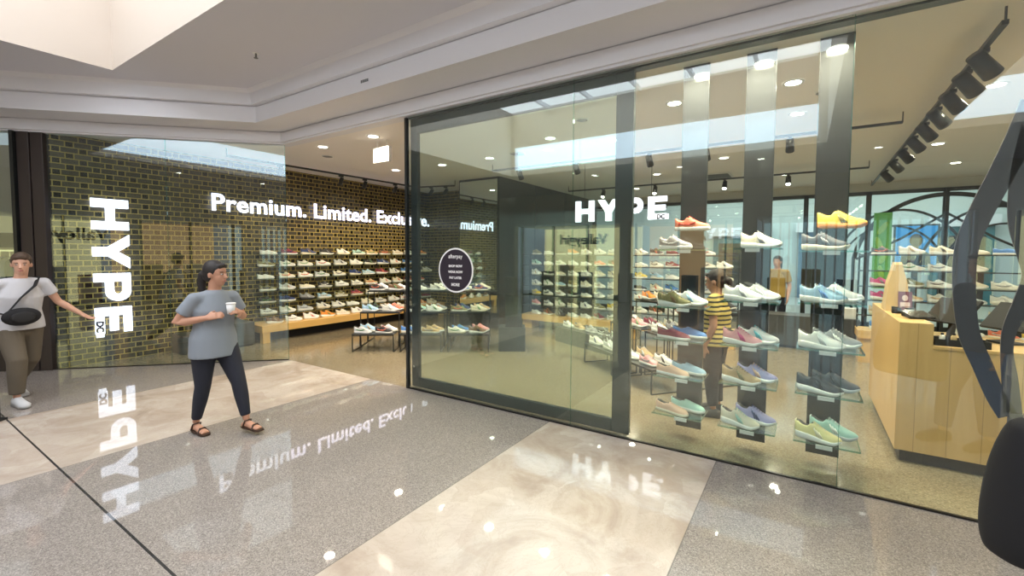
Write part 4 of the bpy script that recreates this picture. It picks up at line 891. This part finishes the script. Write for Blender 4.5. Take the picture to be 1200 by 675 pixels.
# ---------------------------------------------------------------- people
mat('skin_light', (0.60, 0.34, 0.24), 0.55); mat('skin_tan', (0.50, 0.26, 0.17), 0.55); mat('hair_black', (0.016, 0.012, 0.011), 0.6); mat('hair_brown', (0.06, 0.035, 0.02), 0.6); mat('eye_white', (0.45, 0.42, 0.40), 0.3); mat('lip', (0.42, 0.14, 0.12), 0.5)
mat('tee_grey', (0.24, 0.27, 0.31), 0.9); mat('polo_white', (0.52, 0.52, 0.55), 0.9); mat('legging', (0.014, 0.016, 0.028), 0.8); mat('trouser_olive', (0.11, 0.09, 0.065), 0.9); mat('jeans', (0.03, 0.10, 0.28), 0.9); mat('dark_top', (0.03, 0.03, 0.035), 0.9); mat('sandal', (0.05, 0.025, 0.015), 0.6); mat('tee_mustard', (0.36, 0.24, 0.06), 0.9); mat('bag_black', (0.006, 0.006, 0.008), 0.85)
m = mat('tee_striped', (0.6, 0.45, 0.1), 0.9); tt = NT(m); sxx = tt.n('ShaderNodeSeparateXYZ'); tt.l(tt.pos(), sxx.inputs[0])
tt.l(tt.mix(tt.math('LESS_THAN', tt.math('FRACT', tt.math('DIVIDE', sxx.outputs[2], 0.045)), 0.4), (0.66, 0.52, 0.16), (0.03, 0.03, 0.03)), tt.b.inputs['Base Color'])
def remesh(o, v, sm=3):
    r = o.modifiers.new('remesh', 'REMESH'); r.mode = 'VOXEL'; r.voxel_size = v; r.use_smooth_shade = True
    s_ = o.modifiers.new('smooth', 'SMOOTH'); s_.factor = 0.5; s_.iterations = sm
def V3(a): return Vector(a)
def person(label, loc, rz, J, skin, top, bottom, shoes, hair, sleeve=0.5, vox=0.008, fem=True, long_hair=False, girth=1.0):
    """local frame: +x forward, +y left, +z up.  J: joints"""
    root = thing('person', label, 'person', loc, rz)
    g = girth; P = {k_: V3(v) for k_, v in J.items() if k_[0] != '_'}
    hd = P['head']; nk = P['neck']; face = R(J.get('_turn', (0,))[0]) if '_turn' in J else 0.0
    HM = Matrix.Translation(hd) @ Matrix.Rotation(face, 4, 'Z') @ Matrix.Rotation(R(J.get('_nod', (0,))[0]) if '_nod' in J else 0, 4, 'Y')
    b = MB()
    # head: skull, face, jaw, nose, ears, neck
    b.ball((-0.008, 0, 0.022), 0.092, 0.074, 0.092, 18, 0, HM); b.ball((0.026, 0, -0.030), 0.062, 0.056, 0.082, 16, 0, HM); b.ball((0.045, 0, -0.082), 0.034, 0.034, 0.026, 12, 0, HM)
    b.loft([[(0.086, -0.006, 0.016), (0.086, 0.006, 0.016), (0.078, 0.008, 0.01), (0.078, -0.008, 0.01)], [(0.112, -0.013, -0.026), (0.112, 0.013, -0.026), (0.07, 0.018, -0.03), (0.07, -0.018, -0.03)], [(0.10, -0.012, -0.036), (0.10, 0.012, -0.036), (0.07, 0.014, -0.038), (0.07, -0.014, -0.038)]], True, 0, HM)
    b.ball((0.082, 0, -0.058), 0.010, 0.022, 0.008, 10, 0, HM)
    for s_ in (-1, 1): b.ball((-0.004, s_ * 0.076, -0.012), 0.017, 0.009, 0.028, 10, 0, HM)
    b.tube([nk + V3((0, 0, -0.06)), nk + V3((0.004, 0, 0.0)), HM @ V3((0.0, 0, -0.05))], [0.062, 0.052, 0.054], 14)
    pel = P['pelvis']; ch = P['chest']
    sh = [P['shR'], P['shL']]
    b.tube([pel + V3((0, 0, -0.08)), pel, (pel * 0.5 + ch * 0.5), ch, nk + V3((0, 0, -0.05))], [(0.11, 0.09), (0.155 * g, 0.11 * g), (0.128 * g, 0.095 * g), (0.15 * g, 0.105 * g), (0.09, 0.06)], 18, 0, (1, 0, 0))
    b.tube([sh[0], (sh[0] + sh[1]) / 2 + V3((0, 0, 0.012)), sh[1]], [0.05, 0.066, 0.05], 12)
    for S in 'RL':
        A, E_, W, HD = P['sh' + S], P['el' + S], P['wr' + S], P['ha' + S]
        b.ball(A, 0.052, 0.052, 0.052, 12)
        b.tube([A, A.lerp(E_, 0.35), E_, E_.lerp(W, 0.3), W], [0.049, 0.045, 0.036, 0.038, 0.024], 12)
        d = (HD - W).normalized(); pn = V3(J['_palm' + S]).normalized() if '_palm' + S in J else V3((0, 1 if S == 'L' else -1, 0))
        side = d.cross(pn).normalized(); pn = side.cross(d).normalized()
        b.tube([W, W + d * 0.03, W + d * 0.085], [(0.022, 0.022), (0.034, 0.016), (0.038, 0.013)], 12, 0, tuple(pn))
        curl = J.get('_curl' + S, (0.5,))[0]
        for q, (o_, ln) in enumerate(((-0.027, 0.066), (-0.009, 0.076), (0.009, 0.072), (0.027, 0.056))):
            f0 = W + d * 0.082 + side * o_; f1 = f0 + (d * math.cos(curl * .6) - pn * math.sin(curl * .6)) * ln * 0.5; f2 = f1 + (d * math.cos(curl * 1.7) - pn * math.sin(curl * 1.7)) * ln * 0.5
            b.tube([f0 - d * 0.012, f1, f2], [0.0088, 0.0082, 0.007], 8)
        th = J.get('_thumb' + S, (-1,))[0]
        t0 = W + d * 0.03 + side * th * 0.026; t1 = t0 + (d * 0.6 + side * th * 0.7 - pn * 0.3).normalized() * 0.032; t2 = t1 + (d * 0.9 + side * th * 0.2 - pn * 0.4).normalized() * 0.028
        b.tube([t0, t1, t2], [0.012, 0.010, 0.008], 8)
        Hh, Kn, An, To = P['hip' + S], P['kn' + S], P['an' + S], P['toe' + S]
        b.tube([Hh, Hh.lerp(Kn, 0.3), Kn, Kn.lerp(An, 0.3), An], [0.080 * g, 0.074 * g, 0.045, 0.043, 0.028], 14)
        fd = (To - An); fd.z = 0; fl = fd.normalized(); heel = An - fl * 0.045; heel.z = An.z - 0.05
        b.tube([heel, An + V3((0, 0, -0.035)) + fl * 0.02, To * 0.6 + An * 0.4 + V3((0, 0, -0.015)), To], [(0.028, 0.024), (0.032, 0.034), (0.038, 0.022), (0.034, 0.013)], 12, 0, (0, 0, 1))
    body = b.build('body', skin, root); remesh(body, vox)
    # eyes, brows, lips
    for s_ in (-1, 1):
        MB().ball((0.077, s_ * 0.030, 0.004), 0.008, 0.011, 0.0055, 10, 0, HM).build('eye', 'eye_white', root, True)
        MB().ball((0.0855, s_ * 0.031, 0.004), 0.004, 0.005, 0.0045, 8, 0, HM).build('iris', 'hair_black', root, True)
        MB().bar(HM @ V3((0.082, s_ * 0.018, 0.022)), HM @ V3((0.072, s_ * 0.046, 0.022)), 0.006, 0.006).build('eyebrow', hair, root)
    MB().ball((0.088, 0, -0.058), 0.007, 0.022, 0.007, 10, 0, HM).build('lips', 'lip', root, True)
    # hair
    b = MB(); b.ball((-0.022, 0, 0.034), 0.094, 0.084, 0.094, 18, 0, HM); b.ball((-0.045, 0, -0.01), 0.068, 0.078, 0.075, 16, 0, HM)
    b.tube([HM @ V3((0.055, -0.045, 0.070)), HM @ V3((0.072, 0, 0.082)), HM @ V3((0.055, 0.045, 0.070))], [0.018, 0.020, 0.018], 8)
    if long_hair:
        b.tube([HM @ V3((-0.085, 0, 0.02)), HM @ V3((-0.12, 0, -0.02)), HM @ V3((-0.135, 0, -0.09)), HM @ V3((-0.12, 0, -0.17)), HM @ V3((-0.11, 0, -0.21))], [0.035, 0.040, 0.038, 0.028, 0.012], 10)
    h = b.build('hair', hair, root); remesh(h, 0.008, 2)
    # top
    b = MB(); hem = pel + V3((0, 0, J.get('_hem', (-0.06,))[0])); cg = g * 1.0
    b.tube([hem, pel + V3((0, 0, 0.04)), (pel * 0.5 + ch * 0.5), ch, nk + V3((0, 0, -0.045)), nk + V3((0, 0, -0.015))], [(0.195 * cg, 0.158 * cg), (0.188 * cg, 0.15 * cg), (0.16 * cg, 0.125 * cg), (0.172 * cg, 0.128 * cg), (0.11, 0.08), (0.07, 0.064)], 20, 0, (1, 0, 0))
    b.tube([sh[0], (sh[0] + sh[1]) / 2 + V3((0, 0, 0.014)), sh[1]], [0.056, 0.066, 0.056], 12)
    for S in 'RL':
        A, E_ = P['sh' + S], P['el' + S]; b.ball(A, 0.060, 0.060, 0.060, 12)
        if sleeve <= 1: e = A.lerp(E_, sleeve); b.tube([A, A.lerp(e, 0.5), e], [0.058, 0.062, 0.064], 14)
        else: W = P['wr' + S]; b.tube([A, E_, E_.lerp(W, 0.9)], [0.062, 0.052, 0.04], 14)
    o = b.build('shirt', top, root); remesh(o, 0.010, 3)
    # trousers
    b = MB(); b.tube([pel + V3((0, 0, 0.05)), pel, pel + V3((0, 0, -0.09)), pel + V3((0, 0, -0.13))], [(0.145 * g, 0.105 * g), (0.158 * g, 0.115 * g), (0.15 * g, 0.115 * g), (0.10 * g, 0.09 * g)], 18, 0, (1, 0, 0))
    lw = J.get('_leg', (0.052,))[0]
    for S in 'RL':
        Hh, Kn, An = P['hip' + S], P['kn' + S], P['an' + S]
        b.tube([Hh, Hh.lerp(Kn, 0.3), Kn, Kn.lerp(An, 0.35), An.lerp(Kn, 0.12)], [0.098 * g, 0.092 * g, max(lw + 0.02, 0.064), max(lw + 0.014, 0.060), max(lw, 0.042)], 16)
    o = b.build('trousers', bottom, root); remesh(o, 0.010, 3)
    for S in 'RL':
        An, To = P['an' + S], P['toe' + S]; fd = To - An; fz = fd.copy(); fz.z = 0; fl = fz.normalized(); b = MB()
        pitch = (To.z - An.z + 0.055)
        Lf = fz.length + 0.07
        Tm = Matrix.Translation(An - fl * 0.055 + V3((0, 0, -An.z * 0 - 0.075))) @ Matrix.Rotation(math.atan2(fl.y, fl.x), 4, 'Z') @ Matrix.Rotation(-math.atan2(pitch, Lf), 4, 'Y')
        if shoes == 'sandal':
            b.loft([[(x, -w_, 0), (x, w_, 0), (x, w_, 0.014), (x, -w_, 0.014)] for x, w_ in ((0, 0.022), (0.05, 0.036), (0.15, 0.036), (0.21, 0.044), (Lf + 0.01, 0.026))], True, 0, Tm)
            b.tube([Tm @ V3((0.17, -0.044, 0.01)), Tm @ V3((0.16, -0.02, 0.052)), Tm @ V3((0.16, 0.02, 0.052)), Tm @ V3((0.17, 0.044, 0.01))], [0.008] * 4, 8)
            b.tube([Tm @ V3((0.04, -0.034, 0.01)), Tm @ V3((0.07, -0.034, 0.075)), Tm @ V3((0.09, 0.0, 0.085)), Tm @ V3((0.07, 0.034, 0.075)), Tm @ V3((0.04, 0.034, 0.01))], [0.006] * 5, 8)
            b.build('sandal', 'sandal', root)
        else:
            b.loft([[(x, -w_, 0.0), (x, w_, 0.0), (x, w_ * .96, h_ * .6), (x, w_ * .5, h_), (x, -w_ * .5, h_), (x, -w_ * .96, h_ * .6)] for x, w_, h_ in ((-0.012, 0.025, 0.07), (0.03, 0.042, 0.085), (0.10, 0.043, 0.09), (0.15, 0.047, 0.07), (0.22, 0.05, 0.055), (Lf + 0.02, 0.022, 0.035))], True, 0, Tm)
            o = b.build('shoe', shoes, root, True)
    return root
def stand(Hh=1.6, **kw):
    k_ = Hh / 1.6
    J = dict(pelvis=(0, 0, 0.86), chest=(0.0, 0, 1.16), neck=(-0.005, 0, 1.35), head=(0.015, 0, 1.49), shR=(0, -0.165, 1.285), shL=(0, 0.165, 1.285), elR=(-0.03, -0.215, 1.02), elL=(-0.03, 0.215, 1.02),
             wrR=(0.05, -0.22, 0.80), wrL=(0.05, 0.22, 0.80), haR=(0.07, -0.22, 0.72), haL=(0.07, 0.22, 0.72), hipR=(0, -0.085, 0.82), hipL=(0, 0.085, 0.82), knR=(0.01, -0.095, 0.45), knL=(0.01, 0.095, 0.45), anR=(-0.02, -0.10, 0.085), anL=(-0.02, 0.10, 0.085), toeR=(0.14, -0.12, 0.022), toeL=(0.14, 0.12, 0.022))
    J = {a: tuple(c * k_ for c in v) for a, v in J.items()}
    J.update(kw); return J
# woman in grey tee, walking towards the right
person('woman in grey T-shirt and black leggings walking past, holding a white cup at her chest', (-4.50, -1.93, 0), R(12),
       stand(1.58, pelvis=(0, 0, 0.84), chest=(0.02, 0, 1.13), neck=(0.03, 0, 1.325), head=(0.055, 0, 1.455), shR=(0.0, -0.165, 1.235), shL=(0.05, 0.155, 1.235), _turn=(18,), _nod=(4,),
             elR=(-0.10, -0.26, 1.03), wrR=(0.12, -0.15, 1.075), haR=(0.19, -0.09, 1.10), elL=(0.05, 0.26, 1.03), wrL=(0.22, 0.10, 1.10), haL=(0.26, 0.03, 1.13), _palmR=(0, -1, 0.3), _palmL=(0.3, 1, 0.2), _curlR=(0.7,), _curlL=(0.9,),
             hipR=(-0.01, -0.085, 0.81), hipL=(0.02, 0.085, 0.81), knR=(-0.03, -0.09, 0.44), anR=(-0.14, -0.09, 0.09), toeR=(0.02, -0.11, 0.026), knL=(0.19, 0.09, 0.46), anL=(0.28, 0.09, 0.115), toeL=(0.44, 0.09, 0.055), _hem=(-0.13,), _leg=(0.038,)),
       'skin_tan', 'tee_grey', 'legging', 'sandal', 'hair_black', 0.62, 0.007, long_hair=True, girth=1.06)
t = thing('white_cup', 'white takeaway cup held in the hands of the woman in grey', 'cup', (-4.50 + 0.235 * math.cos(R(12)) - 0.0 * math.sin(R(12)), -1.93 + 0.235 * math.sin(R(12)), 1.10))
MB().tube([(0, 0, 0), (0, 0, 0.09)], [0.028, 0.037], 18).build('cup_body', 'white_plastic', t, True); MB().tube([(0, 0, 0.09), (0, 0, 0.098), (0, 0, 0.102)], [0.040, 0.040, 0.034], 18).build('lid', 'white_plastic', t, True)
# man on the far left
person('man in pale grey polo and olive trousers striding in from the left edge', (-7.12, -2.72, 0), R(14),
       stand(1.66, pelvis=(-0.02, 0, 0.87), chest=(0.04, 0, 1.18), neck=(0.07, 0, 1.375), head=(0.10, 0, 1.515), shR=(0.03, -0.19, 1.30), shL=(0.07, 0.19, 1.30), _turn=(-28,), _nod=(8,),
             elR=(-0.10, -0.27, 1.06), wrR=(0.02, -0.30, 0.85), haR=(0.05, -0.30, 0.77), elL=(0.06, 0.31, 1.08), wrL=(0.16, 0.46, 0.93), haL=(0.20, 0.51, 0.88), _curlL=(0.4,), _palmL=(0.3, 0.5, -0.8),
             hipR=(0, -0.09, 0.84), hipL=(0, 0.09, 0.84), knR=(0.17, -0.10, 0.49), anR=(0.13, -0.10, 0.09), toeR=(0.30, -0.11, 0.03), knL=(-0.05, 0.10, 0.46), anL=(-0.36, 0.10, 0.16), toeL=(-0.24, 0.10, 0.035), _leg=(0.062,)),
       'skin_light', 'polo_white', 'trouser_olive', 'shoe_pale grey', 'hair_brown', 0.55, 0.008, fem=False, girth=1.12)
t = thing('waist_bag', 'black crossbody bag worn at the waist of the man on the left', 'bag', (-7.12, -2.72, 0), R(14))
b = MB(); b.ball((0.20, -0.06, 0.96), 0.055, 0.16, 0.095, 16); b.build('bag_body', 'bag_black', t, True)
b = MB(); b.tube([(0.19, -0.17, 1.0), (0.20, -0.06, 1.16), (0.19, 0.06, 1.28), (0.06, 0.15, 1.37), (-0.07, 0.10, 1.30), (-0.13, -0.05, 1.15), (0.0, -0.2, 1.02), (0.15, -0.19, 1.0)], [(0.018, 0.006)] * 8, 8); b.build('strap', 'bag_black', t)
MB().ball((0.255, -0.07, 0.96), 0.008, 0.10, 0.055, 14).build('front_pocket', 'black_matte', t, True)
# passer-by at the right edge with a large black bag
person('passer-by in dark top and blue jeans, mostly beyond the right edge', (1.28, -1.55, 0), R(150), stand(1.68, elL=(0.0, 0.24, 1.12), wrL=(0.10, 0.27, 0.95), haL=(0.14, 0.28, 0.90), anL=(0.18, 0.10, 0.09), toeL=(0.34, 0.11, 0.03), knL=(0.14, 0.10, 0.48), _leg=(0.06,)), 'skin_light', 'dark_top', 'jeans', 'shoe_black', 'hair_brown', 2, 0.012, girth=1.1)
t = thing('carry_bag', 'large soft black bag at the right edge, before the cash counter glass', 'bag', (0.82, -1.47, 0.56), R(30))
b = MB(); b.loft([[(x * sx_, y * sy_, z) for x, y in ((-1, -.7), (-.7, -1), (.7, -1), (1, -.7), (1, .7), (.7, 1), (-.7, 1), (-1, .7))] for z, sx_, sy_ in ((0.0, 0.23, 0.08), (0.02, 0.26, 0.10), (0.12, 0.27, 0.12), (0.34, 0.25, 0.11), (0.48, 0.22, 0.07), (0.53, 0.21, 0.03))])
o = b.build('bag_body', 'bag_black', t, True); sb = o.modifiers.new('sub', 'SUBSURF'); sb.levels = 2; sb.render_levels = 2
for s_ in (-1, 1): MB().tube([(-0.02, s_ * 0.03, 0.49), (0.03, s_ * 0.02, 0.57), (0.10, s_ * 0.01, 0.61), (0.17, s_ * 0.02, 0.57), (0.20, s_ * 0.03, 0.49)], [(0.012, 0.005)] * 5, 8).build('handle', 'bag_black', t, True)
MB().box(-0.18, 0.18, -0.004, 0.004, 0.52, 0.536).build('zip', 'chrome', t)
# shoppers inside
person('shopper in yellow and black striped top behind the middle hanging display', (-0.74, 1.12, 0), R(175), stand(1.48, elR=(0.10, -0.22, 1.02), wrR=(0.32, -0.16, 1.00), haR=(0.40, -0.14, 1.02), _nod=(12,)), 'skin_tan', 'tee_striped', 'legging', 'shoe_black', 'hair_black', 0.6, 0.010, long_hair=True, girth=1.1)
person('shopper in mustard top standing deep in the shop behind the displays', (-0.44, 6.5, 0), R(250), stand(1.62), 'skin_light', 'tee_mustard', 'legging', 'shoe_white', 'hair_black', 0.7, 0.012, long_hair=True)
